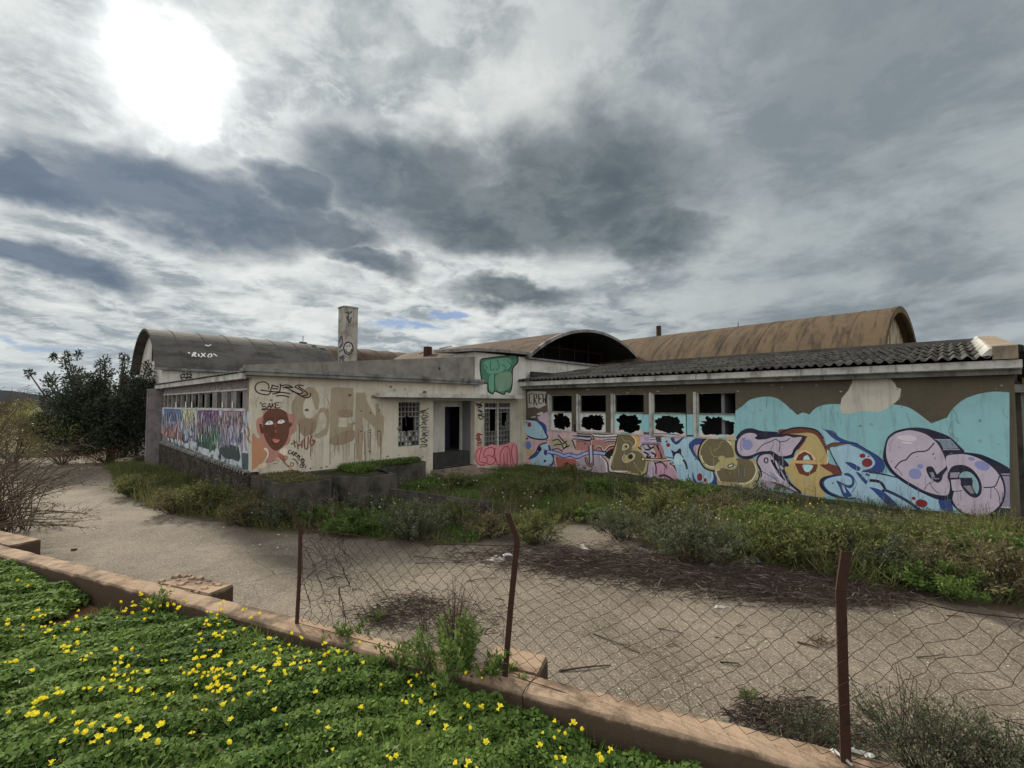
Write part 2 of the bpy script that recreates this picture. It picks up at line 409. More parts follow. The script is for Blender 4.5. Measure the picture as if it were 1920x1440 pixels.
# painted pictures: outlines traced in photo pixels and laid on the real wall plane as thin paint films
def crom(pts, closed=True, n=6):
    out = []; L = len(pts)
    rngi = range(L) if closed else range(L-1)
    for i in rngi:
        if closed: p0, p1, p2, p3 = pts[i-1], pts[i], pts[(i+1) % L], pts[(i+2) % L]
        else: p0, p1, p2, p3 = pts[max(i-1, 0)], pts[i], pts[i+1], pts[min(i+2, L-1)]
        for k in range(n):
            t = k/n
            out.append(tuple(.5*((2*b)+(-a+c)*t+(2*a-5*b+4*c-d)*t*t+(-a+3*b-3*c+d)*t**3) for a, b, c, d in zip(p0, p1, p2, p3)))
    if not closed: out.append(tuple(pts[-1]))
    return out
class Paint:
    def __init__(s, plane, c, sign, off0=.002, step=.00009):
        s.mb = MB(); s.plane = plane; s.c = c; s.sign = sign; s.off = off0; s.step = step; s.O = (0, 0, 1)
    def org(s, ox, oy, k): s.O = (ox, oy, k)
    def P(s, p):
        u = s.O[0]+p[0]*s.O[2]; v = s.O[1]+p[1]*s.O[2]; c = s.c+s.sign*s.off
        return hX(u, v, c) if s.plane == 'X' else hY(u, v, c)
    def poly(s, pts, col, smooth=True, n=4):
        if smooth: pts = crom(pts, True, n)
        s.off += s.step
        w3 = [s.P(p) for p in pts]
        tri = tessellate_polygon([[Vector((p[0], p[1], 0)) for p in pts]])
        i = len(s.mb.v); s.mb.v += [tuple(q) for q in w3]; k = s.mb.m(paint(*col))
        for t in tri: s.mb.f.append(tuple(i+j for j in t)); s.mb.mi.append(k)
    def stroke(s, pts, wd, col, smooth=True, n=5, taper=False):
        if sum(col) < 130: wd *= 1.3
        if smooth and len(pts) > 2: pts = crom(pts, False, n)
        s.off += s.step*.5; k = s.mb.m(paint(*col)); L = len(pts); i = len(s.mb.v)
        for j, p in enumerate(pts):
            a = pts[max(j-1, 0)]; b = pts[min(j+1, L-1)]; tx, ty = b[0]-a[0], b[1]-a[1]; l = math.hypot(tx, ty) or 1
            h = wd/2*(1 if not taper else max(.12, math.sin(math.pi*min(1, (j+.6)/L))))
            nx, ny = -ty/l*h, tx/l*h
            s.mb.v.append(tuple(s.P((p[0]+nx, p[1]+ny)))); s.mb.v.append(tuple(s.P((p[0]-nx, p[1]-ny))))
        for j in range(L-1): s.mb.f.append((i+2*j, i+2*j+1, i+2*j+3, i+2*j+2)); s.mb.mi.append(k)
    def ell(s, x, y, rx, ry, col, rot=0, n=18):
        c, q = math.cos(rot), math.sin(rot)
        s.poly([(x+rx*math.cos(t)*c-ry*math.sin(t)*q, y+rx*math.cos(t)*q+ry*math.sin(t)*c) for t in [2*math.pi*i/n for i in range(n)]], col, False)
    def line(s, pts, wd, col, oc, ow):  # outlined stroke
        s.stroke(pts, wd+2*ow, oc); s.stroke(pts, wd, col)
    def opoly(s, pts, col, oc, ow, smooth=True):
        s.poly(pts, col, smooth); s.stroke(crom(pts, True, 4)+[crom(pts, True, 4)[0]] if smooth else pts+[pts[0]], ow, oc, False)
    def build(s, name, parent, label=None):
        o = s.mb.build(name, parent); s.mb = MB(); return tag(o, label)
# ============================================================ ground
def gfun(x, y): return 0.0
g = MB(); N_ = 60
ext = 900
g.face([(-ext,-ext,-.004),(ext,-ext,-.004),(ext,ext,-.004),(-ext,ext,-.004)], m_soil)
tag(g.build('ground'), kind='structure')
# asphalt yard: far edge traced along the weeds
edge = [(-140,846),(60,856),(160,862),(205,885),(232,925),(262,948),(330,968),(420,982),(500,1000),(600,1003),(700,1012),(800,1024),(880,1022),(930,1008),(1060,982),(1180,992),(1210,1025),(1300,1062),(1420,1062),(1540,1085),(1620,1106),(1700,1112),(1800,1135),(1920,1148),(2100,1185),(2500,1240)]
ed = []
for i in range(len(edge)-1):
    for k in range(8):
        t = k/8; u = edge[i][0]*(1-t)+edge[i+1][0]*t; v = edge[i][1]*(1-t)+edge[i+1][1]*t
        p = hZ(u, v, 0); j = .10+.02*p.y*.2
        ed.append((p.x+rng.uniform(-j, j), p.y+rng.uniform(-j, j)*.8))
near = [(14, 1.2), (-30, 4.5), (-42, 22)]
a = MB(); poly = ed+near
tri = tessellate_polygon([[Vector((p[0], p[1], 0)) for p in poly]])
a.v = [(p[0], p[1], .004) for p in poly]; k = a.m(m_asph)
for t in tri: a.f.append(tuple(t)); a.mi.append(k)
tag(a.build('asphalt_yard'), kind='structure')
# far hills
h = MB()
mh = simple('far_hill', (.10, .115, .12), 1, .2, .02, 0)
pts = []
for i in range(61):
    az_ = R(-75+i*2.5); r_ = 620
    pts.append((math.sin(az_)*r_, math.cos(az_)*r_, 9+6*math.sin(i*.7)+4*math.sin(i*1.9+1)))
for i in range(60):
    p, q = pts[i], pts[i+1]
    h.face([(p[0],p[1],-1),(q[0],q[1],-1),q,p], mh); h.face([p,q,(q[0]*1.3,q[1]*1.3,-1),(p[0]*1.3,p[1]*1.3,-1)], mh)
tag(h.build('hills'), kind='structure')

def arch(mb, T, l0, l1, w0, w1, zs, za, th, mat, n=28, nl=1, imat=None):
    """barrel shell: length l0..l1, chord w0..w1, T maps (l,w,z)->vertex"""
    c = (w0+w1)/2; hw = (w1-w0)/2; rise = za-zs; r = (hw*hw+rise*rise)/(2*rise); cz = za-r; A = math.asin(hw/r)
    if rise > hw: A = math.pi-A
    def ring(l, rr): return [T(l, c+rr*math.sin(-A+2*A*i/n), cz+rr*math.cos(-A+2*A*i/n)) for i in range(n+1)]
    rings = []
    for j in range(nl+1):
        l = l0+(l1-l0)*j/nl; rings.append((ring(l, r), ring(l, r-th)))
    for j in range(nl):
        (o0, i0), (o1, i1) = rings[j], rings[j+1]
        for i in range(n):
            mb.face([o0[i], o0[i+1], o1[i+1], o1[i]], mat); mb.face([i0[i], i1[i], i1[i+1], i0[i+1]], imat or mat)
        mb.face([o0[0], o1[0], i1[0], i0[0]], mat); mb.face([o0[n], i0[n], i1[n], o1[n]], mat)
    for (o, q) in (rings[0], rings[-1]):
        for i in range(n): mb.face([o[i], q[i], q[i+1], o[i+1]], mat)
    return lambda wv: cz+math.sqrt(max(0, (r-th)**2-(wv-c)**2))
def seam(mb, T, l, w0, w1, zs, za, lift, wd, mat, n=24):
    c = (w0+w1)/2; hw = (w1-w0)/2; rise = za-zs; r = (hw*hw+rise*rise)/(2*rise); cz = za-r; A = math.asin(hw/r)
    for i in range(n):
        a0, a1 = -A+2*A*i/n, -A+2*A*(i+1)/n
        P = lambda a, l_, rr: T(l_, c+rr*math.sin(a), cz+rr*math.cos(a))
        mb.face([P(a0,l,r+lift),P(a1,l,r+lift),P(a1,l+wd,r+lift),P(a0,l+wd,r+lift)], mat)
        mb.face([P(a0,l,r),P(a1,l,r),P(a1,l,r+lift),P(a0,l,r+lift)], mat)
        mb.face([P(a0,l+wd,r),P(a1,l+wd,r),P(a1,l+wd,r+lift),P(a0,l+wd,r+lift)], mat)
def gable(mb, T, l, w0, w1, z0, topf, th, mat, holes=(), n=26):
    """wall under an arch; holes = list of w-ranges/z-ranges"""
    ws_ = sorted({w0+(w1-w0)*i/n for i in range(n+1)} | {h_[0] for h_ in holes} | {h_[1] for h_ in holes})
    for i in range(len(ws_)-1):
        a_, b_ = ws_[i], ws_[i+1]; mid = (a_+b_)/2
        segs = [(z0, None)]
        for h_ in holes:
            if h_[0] <= mid <= h_[1]: segs = [(z0, h_[2]), (h_[3], None)]
        for (s0, s1) in segs:
            t0 = topf(a_) if s1 is None else s1; t1 = topf(b_) if s1 is None else s1
            if min(t0, t1) <= s0+1e-4: t0 = max(t0, s0); t1 = max(t1, s0)
            for d in (0, th): mb.face([T(l+d,a_,s0),T(l+d,b_,s0),T(l+d,b_,t1),T(l+d,a_,t0)], mat)
            if s1 is not None: mb.face([T(l,a_,s1),T(l,b_,s1),T(l+th,b_,s1),T(l+th,a_,s1)], mat)

# ============================================================ left hall (barrel roof running along X)
hall = bldg('arched_hall', 'old hall with dark grey barrel roof standing behind the dark tree at the left', 'building')
TX = lambda l, w_, z: (l, w_, z)
HY0, HY1, HZS, HZA = 12.3, 19.5, 4.5, 6.66
mb = MB(); top = arch(mb, TX, -.3, 8.6, HY0-.15, HY1+.15, HZS, HZA, .12, m_roofg, 30, 8)
for i in range(7): seam(mb, TX, .7+i*1.18, HY0-.15, HY1+.15, HZS, HZA, .025, .05, m_roofg)
rf = mb.build('roof', hall, True)
mb = MB(); arch(mb, TX, 8.6, 17.0, HY0-.15, HY1+.15, HZS, HZA-.01, .12, m_roofb, 30, 6)
for i in range(6): seam(mb, TX, 9.4+i*1.3, HY0-.15, HY1+.15, HZS, HZA, .02, .04, m_roofb)
tag(mb.build('roof', hall, True), 'rust brown far half of the barrel roof')
mb = MB(); wall(mb, 'Y', HY0, .0, 17, 0, 4.46, [], .25, m_white); mb.box((0, HY1-.25, 0), (17, HY1, 4.46), m_white)
mb.build('wall', hall)
gw = (15.0, 16.0, 5.0, 6.0)
mb = MB(); gable(mb, TX, .12, HY0+.0, HY1-.0, 0, top, .2, m_white, [gw]); mb.build('gable_wall', hall)
mb = MB()
for z in (5.0, 5.5, 5.95): mb.box((.16, 15.0, z), (.22, 16.0, z+.05), m_greytrim)
for y in (15.0, 15.32, 15.64, 15.95): mb.box((.165, y, 5.05), (.215, y+.05, 5.95), m_greytrim)
mb.build('window', hall)
mb = MB(); mb.box((-.34, HY0-.22, 4.38), (17, HY0-.02, 4.49), m_greytrim); mb.build('gutter', hall)
pt = Paint('Y', HY0, -1)
pt.org(280, 560, .25)
for s_ in ([(235,575),(240,600),(262,612)], [(235,575),(258,565),(262,585)], [(265,570),(285,562),(282,600)], [(270,600),(300,590)], [(290,565),(318,572),(300,590),(316,606)], [(240,590),(320,592)]):
    pt.stroke(s_, 7, (25,25,30))
pt.stroke([(248,556),(258,548),(264,560)], 4, (25,25,30)); pt.stroke([(300,560),(308,550),(316,562)], 4, (25,25,30))
pt.build('graffiti_tag', hall)
# white scrawl on the roof, lying on the curved sheet
mb = MB()
c_ = (HY0+HY1)/2; hw_ = (HY1-HY0+.3)/2; ri = HZA-HZS; rr_ = (hw_*hw_+ri*ri)/(2*ri); cz_ = HZA-rr_
def onroof(u, v):
    d = lray(u, v); o_ = CL-Vector((0, c_, cz_)); A_ = d.y**2+d.z**2; B_ = 2*(o_.y*d.y+o_.z*d.z); C_ = o_.y**2+o_.z**2-(rr_+.012)**2
    t = (-B_-math.sqrt(max(0, B_*B_-4*A_*C_)))/(2*A_); return CL+d*t
for s_ in ([(1410,405),(1425,412)],[(1440,435),(1455,405),(1470,410),(1455,425),(1475,435)],[(1490,415),(1492,435)],[(1510,410),(1540,438)],[(1540,410),(1505,440)],[(1560,425),(1580,415),(1590,430),(1570,440),(1558,428)],[(1600,415),(1628,432)],[(1540,348),(1560,356),(1580,346)]):
    pp = crom(s_, False, 3) if len(s_) > 2 else s_
    mb.tube([onroof(x*.25, 560+y*.25) for x, y in pp], .035, paint(205,205,205), 4)
mb.build('graffiti_tag', hall)
for (u, v, s_) in ((588, 647, .25), (604, 653, .35)):
    mb = MB(); p = onroof(u, v+1); mb.box((p.x-s_*.5, p.y-.05, p.z-.1), (p.x+s_*.5, p.y+.1, p.z+.04), m_roofg); mb.build('roof_vent', hall)
mb = MB(); p = onroof(568, 643); mb.box((p.x-.2, p.y-.1, p.z-.1), (p.x+.2, p.y+.1, p.z+.06), m_roofg); mb.tube([(p.x, p.y, p.z), (p.x, p.y, p.z+.45)], .02, m_rust, 4); mb.build('roof_vent', hall)

# ============================================================ middle vault (running along Y, open arched end)
mid = bldg('vaulted_hall', 'middle vaulted hall with a rusty roof and a black open arched end', 'building')
TY = lambda l, w_, z: (w_, l, z)
MX0, MX1, MZS, MZA = 11.3, 22.6, 4.98, 6.76
mb = MB(); topm = arch(mb, TY, -.1, 19.0, MX0, MX1, MZS, MZA, .10, m_roofb, 34, 10, m_dark); mb.build('roof', mid, True)  # underside coloured near black for the shade inside the vault
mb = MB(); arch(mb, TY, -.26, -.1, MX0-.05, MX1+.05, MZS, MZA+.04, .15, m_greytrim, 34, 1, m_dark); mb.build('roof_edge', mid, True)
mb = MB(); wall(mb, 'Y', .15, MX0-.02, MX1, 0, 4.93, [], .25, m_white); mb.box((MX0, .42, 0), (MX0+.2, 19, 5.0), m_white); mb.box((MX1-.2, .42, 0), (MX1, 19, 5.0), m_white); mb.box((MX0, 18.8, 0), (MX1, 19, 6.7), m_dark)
mb.build('wall', mid)
mb = MB(); mb.box((MX0, .0, 4.9), (MX1, .42, 4.98), m_greytrim); mb.build('ledge', mid)
mb = MB()
for x in (13.2, 14.6, 16.0, 17.4, 18.8, 20.2): mb.tube([(x, 1.6, 4.6), (x, 1.6, topm(x)-.05)], .03, m_rust, 4)
mb.tube([(13, 1.6, 5.9), (20.8, 1.6, 5.9)], .03, m_rust, 4); mb.build('roof_frame', mid)
mb = MB(); gable(mb, TY, 3.2, MX0+.2, MX1-.2, 0, topm, .15, MT('painted_dark_backing').fin((.018, .018, .018), .9, .1)); mb.build('arch_backing', mid)  # added near-black screen so the arched opening shows dark
# skylight hatch propped open on the roof, box vent beside it
mb = MB()
def onmid(w_, l): return (w_, l, MZA-.0+math.sqrt(max(0, ((MX1-MX0)/2)**2+0))*0)
def midz(w_):
    hw = (MX1-MX0)/2; ri_ = MZA-MZS; r = (hw*hw+ri_*ri_)/(2*ri_); return MZA-r+math.sqrt(r*r-(w_-(MX0+MX1)/2)**2)
for (w0_, l0_) in ((13.4, 11.2), (14.6, 10.6)):
    mb = MB(); mb.tube([(w0_, l0_, midz(w0_)+.05), (w0_+1.1, l0_+.1, midz(w0_+1.1)+.12)], .05, m_whitetrim, 4); mb.build('metal_strip', mid)
mb = MB()
mb.hexa([(12.6,9.2,midz(12.6)),(12.95,9.2,midz(12.95)),(12.95,9.6,midz(12.95)),(12.6,9.6,midz(12.6)),(12.6,9.2,midz(12.6)+.62),(12.95,9.2,midz(12.6)+.62),(12.95,9.6,midz(12.6)+.62),(12.6,9.6,midz(12.6)+.62)], m_rust)
mb.build('roof_vent', mid)

# ============================================================ right vault (slightly skewed)
rv = bldg('long_vaulted_hall', 'long hall with a tan lichen covered vault roof behind the mural wing', 'building')
PV = Vector((20.0, -12.0)); DL = R(-4)
def TR(l, w_, z):  # l along Y', w along X'
    c, s = math.cos(DL), math.sin(DL); return (PV.x+w_*c-l*s, PV.y+w_*s+l*c, z)
RZS, RZA, RW = 5.12, 7.52, 10.6
mb = MB(); topr = arch(mb, TR, 0, 27, 0, RW, RZS, RZA, .14, m_roofb2, 34, 14)
for i in range(12): seam(mb, TR, 1.2+i*1.9, 0, RW, RZS, RZA, .012, .05, m_roofb2)
mb.build('roof', rv, True)
mb = MB(); arch(mb, TR, -.14, 0, -.05, RW+.05, RZS, RZA+.04, .3, m_roofb2, 34); mb.build('roof_edge', rv, True)
mb = MB(); mb.hexa([TR(0.1,.05,0),TR(0.1,.3,0),TR(26.8,.3,0),TR(26.8,.05,0),TR(0.1,.05,5.2),TR(0.1,.3,5.2),TR(26.8,.3,5.2),TR(26.8,.05,5.2)], m_white)
mb.hexa([TR(0.1,RW-.3,0),TR(0.1,RW-.05,0),TR(26.8,RW-.05,0),TR(26.8,RW-.3,0),TR(0.1,RW-.3,5.2),TR(0.1,RW-.05,5.2),TR(26.8,RW-.05,5.2),TR(26.8,RW-.3,5.2)], m_white)
gable(mb, TR, 26.6, .3, RW-.3, 0, topr, .2, m_white); gable(mb, TR, .35, .06, RW-.06, 0, lambda w_: 5.1, .15, m_white); mb.build('wall', rv)
mb = MB()   # broken timber slats in the gable end, gaps between them
m_slat = roof_mat('gable_slats', (.30, .25, .17), (.46, .40, .30), (.07, .055, .04), (3, 3, .4))
w_ = .1
while w_ < RW-.1:
    wd_ = rng.uniform(.14, .34); zt = topr(w_+wd_/2)-.01; zb = 5.1
    if rng.random() < .22 and zt-zb > .8: zb = zt-rng.uniform(.4, .8)*(zt-zb)
    p = [TR(.36,w_,zb),TR(.36,w_+wd_,zb),TR(.40,w_+wd_,zb),TR(.40,w_,zb),TR(.36,w_,zt),TR(.36,w_+wd_,zt-.03),TR(.40,w_+wd_,zt-.03),TR(.40,w_,zt)]
    mb.hexa(p, m_slat); w_ += wd_+rng.choice([.015, .03, .05, .16])
mb.build('slatted_gable', rv)
def ridge_at(px):
    for i in range(400):
        p = TR(i*.07, RW/2, RZA); w3 = loc2w(*p)
        if 960+FPX*w3.x/w3.y <= px: return p
    return p
pp = ridge_at(1238)
mb = MB(); mb.tube([(pp[0], pp[1], pp[2]-.2), (pp[0], pp[1], pp[2]+.78)], .17, m_rust, 12); mb.tube([(pp[0], pp[1], pp[2]-.02), (pp[0], pp[1], pp[2]+.08)], .24, m_roofb2, 12); mb.build('vent_pipe', rv)
pp = ridge_at(1388)
mb = MB(); mb.tube([(pp[0], pp[1], pp[2]-.1), (pp[0], pp[1], pp[2]+.32)], .025, m_rust, 5); mb.box((pp[0]-.14, pp[1]-.1, pp[2]-.03), (pp[0]+.14, pp[1]+.1, pp[2]+.05), m_roofb2); mb.build('roof_vent', rv)

# ============================================================ office wing (left wing and facade)
off = bldg('office_wing', 'low cream office wing with a painted brown face, dark porch and strip of small windows', 'building')
SL = .104
def rz(x): return 3.72+SL*(x+.45)
YL = 12.1; XR = 11.4
# --- left side wall with clerestory windows
wpx = [(150,190),(205,250),(265,315),(333,388),(405,468),(487,550),(572,650),(668,750),(775,865),(935,1000),(1088,1145),(1225,1320)]
sh = []
for a_, b_ in wpx:
    y0 = hX(290+.125*b_, 750, 0).y; y1 = hX(290+.125*a_, 750, 0).y; sh.append((y0, y1, 2.66, 3.19))
mb = MB(); wall(mb, 'X', 0, .26, YL, .95, 3.62, sh, .10, m_leftwall, m_greytrim); mb.build('side_wall', off)
mb = MB()
mb.hexa([(-.07,-.07,0),(.2,-.07,0),(.2,YL+.05,0),(-.07,YL+.05,0),(-.07,-.07,.93),(.2,-.07,.93),(.2,YL+.05,1.10),(-.07,YL+.05,1.10)], m_stone)
tag(mb.build('plinth', off), 'dark rubble stone plinth')
mb = MB(); mb.hexa([(-.10,-.0,.93),(-.002,.0,.93),(-.002,YL,1.10),(-.10,YL,1.10),(-.10,0,.97),(-.002,0,.97),(-.002,YL,1.14),(-.10,YL,1.14)], m_greytrim)
for i in range(46):
    y = .15+i*.26; z = .90+.17*y/YL; mb.box((-.12, y, z-.03), (-.1, y+.12, z+.03), m_greytrim)
mb.build('ledge', off)
for (y0, y1, z0, z1) in sh:
    m2 = MB(); e = .03
    m2.box((.05, y0, z0), (.10, y0+e, z1), m_greytrim); m2.box((.05, y1-e, z0), (.10, y1, z1), m_greytrim)
    m2.box((.05, y0+e, z0), (.10, y1-e, z0+e), m_greytrim); m2.box((.05, y0+e, z1-e), (.10, y1-e, z1), m_greytrim)
    m2.build('window', off)
# small sill bits and pale drips above the strip
mb = MB(); mb.box((-.03, .4, 2.60), (0, YL-.2, 2.655), m_whitetrim); mb.box((-.03, .4, 3.20), (0, YL-.2, 3.25), m_whitetrim); mb.build('window_sill', off)
mb = MB(); mb.box((0, 12.12, 0), (-.55, 12.3, 3.5), m_leftwall); mb.build('wall_pier', off)
# --- eaves of the left side
mb = MB(); mb.box((-.27, -.02, 3.50), (-.16, YL+.2, 3.66), m_whitetrim); mb.box((-.16, .001, 3.54), (.22, YL+.2, 3.60), m_whitetrim); mb.build('eaves', off)
# --- roof sheets
mb = MB(); nn = 300
def rs(x, y): return rz(x)-.04+.022*math.sin(y*2*math.pi/.18)
k = mb.m(m_rooft); xs_ = [-.34, 3.5, 7.5, XR+.1]
for i in range(nn+1):
    y = .12+(YL-.02)*i/nn
    for x in xs_: mb.v.append((x, y, rs(x, y)))
for i in range(nn):
    for j in range(3):
        b0 = i*4+j; mb.f.append((b0, b0+1, b0+5, b0+4)); mb.mi.append(k)
mb.build('roof', off, True)
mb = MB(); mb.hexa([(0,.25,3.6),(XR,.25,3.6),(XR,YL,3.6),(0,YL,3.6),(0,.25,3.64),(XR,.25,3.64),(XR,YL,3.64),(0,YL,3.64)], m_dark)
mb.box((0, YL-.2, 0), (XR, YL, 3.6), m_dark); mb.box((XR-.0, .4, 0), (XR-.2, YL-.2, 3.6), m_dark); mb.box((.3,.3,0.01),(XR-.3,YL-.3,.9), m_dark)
mb.build('inner_walls', off)
# --- front wall
w1a, w1b = hY(747, 800, 0).x, hY(787, 800, 0).x
rx0, rx1 = hY(812, 800, 0).x, hY(890, 800, 0).x
w2a, w2b = hY(907, 800, 0).x, hY(957, 800, 0).x
FZ = .36
YD = .6
while True:
    _w = loc2w(rx1, YD)
    if 960+FPX*_w.x/_w.y < 867 or YD > 1.6: break
    YD += .02
W1 = (w1a, w1b, 1.31, 2.88); RC = (rx0, rx1, FZ, 2.94); W2 = (w2a, w2b, 1.04, 2.86)
mb = MB(); wall(mb, 'Y', 0, 0, XR+.2, 0, 3.6, [W1, RC, W2], .25, m_cream); mb.build('front_wall', off)
# --- porch recess
dx0, dx1 = hY(834, 800, YD).x, rx1-.03
mb = MB()
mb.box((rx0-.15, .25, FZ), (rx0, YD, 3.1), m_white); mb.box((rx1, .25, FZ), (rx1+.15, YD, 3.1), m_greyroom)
wall(mb, 'Y', YD, rx0-.15, rx1+.15, FZ, 3.1, [(dx0, dx1, FZ+.002, 2.70)], .15, m_white)
mb.box((rx0-.15, .25, 2.95), (rx1+.15, YD, 3.1), m_white); mb.build('porch_wall', off)
mb = MB(); mb.box((rx0-.1, -.02, 0), (rx1+.1, 6.5, FZ), m_floor); mb.build('porch_floor', off)
mb = MB()
m_door = simple('dark_blue_door', (.03, .04, .065), .6, .3, 8)
mb.box((dx0, 1.56, FZ+.01), (dx0+.05, 1.64, 2.70), m_door); mb.box((dx1-.05, 1.56, FZ+.01), (dx1, 1.64, 2.70), m_door); mb.box((dx0+.05, 1.56, 2.65), (dx1-.05, 1.64, 2.70), m_door)
mb.box((dx1-.55, 1.58, FZ+.02), (dx1-.05, 1.62, 2.64), m_door)
for i in range(7): mb.box((dx0+.06+i*.075, 1.585, 1.4), (dx0+.072+i*.075, 1.60, 2.64), m_rust)
mb.build('door', off)
# --- lattice windows
def lattice(W, nc, nr, broken, name='lattice_window'):
    m2 = MB(); x0, x1, z0, z1 = W; t = .03
    for i in range(nc+1):
        x = x0+(x1-x0)*i/nc
        for j in range(nr):
            if (i, j) in broken and (i-1, j) in broken: continue
            za_, zb_ = z0+(z1-z0)*j/nr, z0+(z1-z0)*(j+1)/nr
            m2.box((x-t/2 if 0 < i < nc else (x if i == 0 else x-t), .03, za_), (x+t/2 if 0 < i < nc else (x+t if i == 0 else x), .15, zb_), m_greytrim)
    for j in range(nr+1):
        z = z0+(z1-z0)*j/nr
        for i in range(nc):
            if (i, j) in broken and (i, j-1) in broken: continue
            xa, xb = x0+(x1-x0)*i/nc, x0+(x1-x0)*(i+1)/nc
            m2.box((xa+t/2, .032, z-t/2 if 0 < j < nr else (z if j == 0 else z-t)), (xb-t/2, .148, z+t/2 if 0 < j < nr else (z+t if j == 0 else z)), m_greytrim)
    m2.build(name, off)
lattice(W1, 6, 9, {(1,3),(2,3),(3,3),(4,3),(1,4),(2,4),(3,4),(4,4),(1,5),(2,5),(3,5),(4,5),(2,6),(2,2),(3,7)})
mb = MB()
for j in range(3):
    for i in range(6):
        if rng.random() < .8:
            x = W1[0]+(W1[1]-W1[0])*i/6+.02; z = W1[2]+(W1[3]-W1[2])*j/9+.02; mb.box((x, .09, z), (x+.13, .11, z+.13), m_whitetrim)
    
mb.build('lattice_infill', off)
lattice(W2, 9, 9, {(i, j) for i in (2, 3, 4) for j in (3, 4, 5, 6, 7)} | {(6,4),(7,4),(6,5),(7,5),(8,5),(6,6),(7,6),(8,6),(3,8),(7,3),(5,7)})
mb = MB(); mb.box((w2a+.0, .02, 1.04), (w2a+.06, .16, 2.86), m_whitetrim); mb.box(((w2a+w2b)/2+.02, .02, 1.04), ((w2a+w2b)/2+.1, .16, 2.86), m_whitetrim); mb.box((w2a+.06, .02, 2.60), (w2b, .03, 2.66), m_whitetrim); mb.build('window_frame', off)
# --- canopy, cornice, parapet
cx0, cx1 = hY(720, 740, -.5).x, hY(983, 745, -.5).x
mb = MB(); mb.box((cx0, -.55, 3.04), (min(cx1, XR-.52), 0, 3.19), m_whitetrim); mb.build('canopy', off)
kx = hY(905, 725, -.2).x
mb = MB(); mb.box((-.2, -.26, 3.60), (kx, -.003, 3.70), m_greytrim); mb.box((-.24, -.30, 3.70), (kx+.03, .3, 3.80), m_greytrim); mb.build('cornice', off)
mb = MB(); px1 = hY(889, 680, 0).x
def ptop(x): return rz(x)+.12
n0, n1 = -.2, px1
mb.hexa([(n0,-.03,3.80),(n1,-.03,3.80),(n1,.15,3.80),(n0,.15,3.80),(n0,-.03,ptop(n0)+.02),(n1,-.03,ptop(n1)),(n1,.15,ptop(n1)),(n0,.15,ptop(n0)+.02)], m_parapet)
mb.build('parapet', off)
mb = MB()
p = hY(824, 691, -.031); mb.tube([(p.x, -.034, p.z), (p.x, -.04, p.z)], .05, m_black, 10)
mb.build('drain_hole', off)
tx0, tx1 = px1+.02, XR-.05
mb = MB(); mb.box((tx0, -.02, 3.20), (tx1, .2, 4.94), m_white); mb.box((tx0, .2, 3.62), (tx0+.2, 2.2, 4.94), m_white); mb.build('tower_wall', off)
mb = MB()
for i in range(10):
    a0, a1 = i/10, (i+1)/10; f_ = lambda q: 4.94+.12*math.sin(q*math.pi*.55)-.02*q
    xa, xb = tx0-.3+(tx1-tx0+.5)*a0, tx0-.3+(tx1-tx0+.5)*a1
    mb.hexa([(xa,-.25,f_(a0)),(xb,-.25,f_(a1)),(xb,2.3,f_(a1)+.1),(xa,2.3,f_(a0)+.1),(xa,-.25,f_(a0)+.12),(xb,-.25,f_(a1)+.12),(xb,2.3,f_(a1)+.22),(xa,2.3,f_(a0)+.22)], m_greytrim)
mb.build('tower_roof', off)
# --- steps in front of the porch
stp = bldg('entrance_steps', 'worn concrete steps with debris leading up to the dark porch', 'steps')
for i, (d, z) in enumerate(((.45, .24), (.85, .12))):
    mb = MB(); mb.box((rx0+.1, -.03-d, 0), (rx1+.3+.2*i, -.03 if i == 0 else -.03-.45, z), m_floor); mb.build('step', stp)
# --- chimney
cp = None
for i in range(60):
    yy = 2+i*.1
    for xx in [x*.1 for x in range(20, 80)]:
        w3 = loc2w(xx, yy)
        if abs(960+FPX*w3.x/w3.y-651) < .8 and abs(w3.y-19.2) < .1: cp = (xx, yy)
cxc, cyc = cp
CT = 2.8+(758-578)*19.2/FPX; s_ = .31; ch = .07
oct_ = [(cxc-s_+ch,cyc-s_),(cxc+s_-ch,cyc-s_),(cxc+s_,cyc-s_+ch),(cxc+s_,cyc+s_-ch),(cxc+s_-ch,cyc+s_),(cxc-s_+ch,cyc+s_),(cxc-s_,cyc+s_-ch),(cxc-s_,cyc-s_+ch)]
m_chim = plaster('chimney_render', (.36, .34, .30), (.10, .09, .08), .8, .9, 2.5)
mb = MB(); mb.prism(oct_, 3.9, CT, m_chim)
mb.prism([(cxc+(x-cxc)*1.06, cyc+(y-cyc)*1.06) for x, y in oct_], CT, CT+.06, m_greytrim); mb.build('chimney', off)
pt = Paint('Y', cyc-s_, -1); pt.org(280, 560, .25)
pt.ell(1493, 372, 40, 50, (30,30,32)); pt.ell(1493, 372, 30, 40, (165,162,155))
pt.stroke([(1470,378),(1480,398),(1496,404),(1512,394),(1518,374)], 6, (30,30,32)); pt.ell(1483, 356, 4, 9, (30,30,32)); pt.ell(1503, 352, 4, 9, (30,30,32))
pt.build('smiley_graffiti', off)
for s_2 in ([(1470,100),(1500,110),(1520,95)],[(1480,130),(1500,180),(1515,140)],[(1490,90),(1495,170)]): pt.stroke(s_2, 9, (40,60,50))
pt.build('graffiti_tag', off)
pt = Paint('X', cyc and cxc-s_, -1); pt.org(280, 560, .25)
for s_2 in ([(1425,480),(1440,430),(1450,470),(1452,420)],[(1420,440),(1445,445)],[(1422,330),(1440,280),(1448,330),(1430,360)],[(1424,400),(1450,380)],[(1425,370),(1448,345)]): pt.stroke(s_2, 10, (60,55,85))
pt.build('graffiti_tag', off)

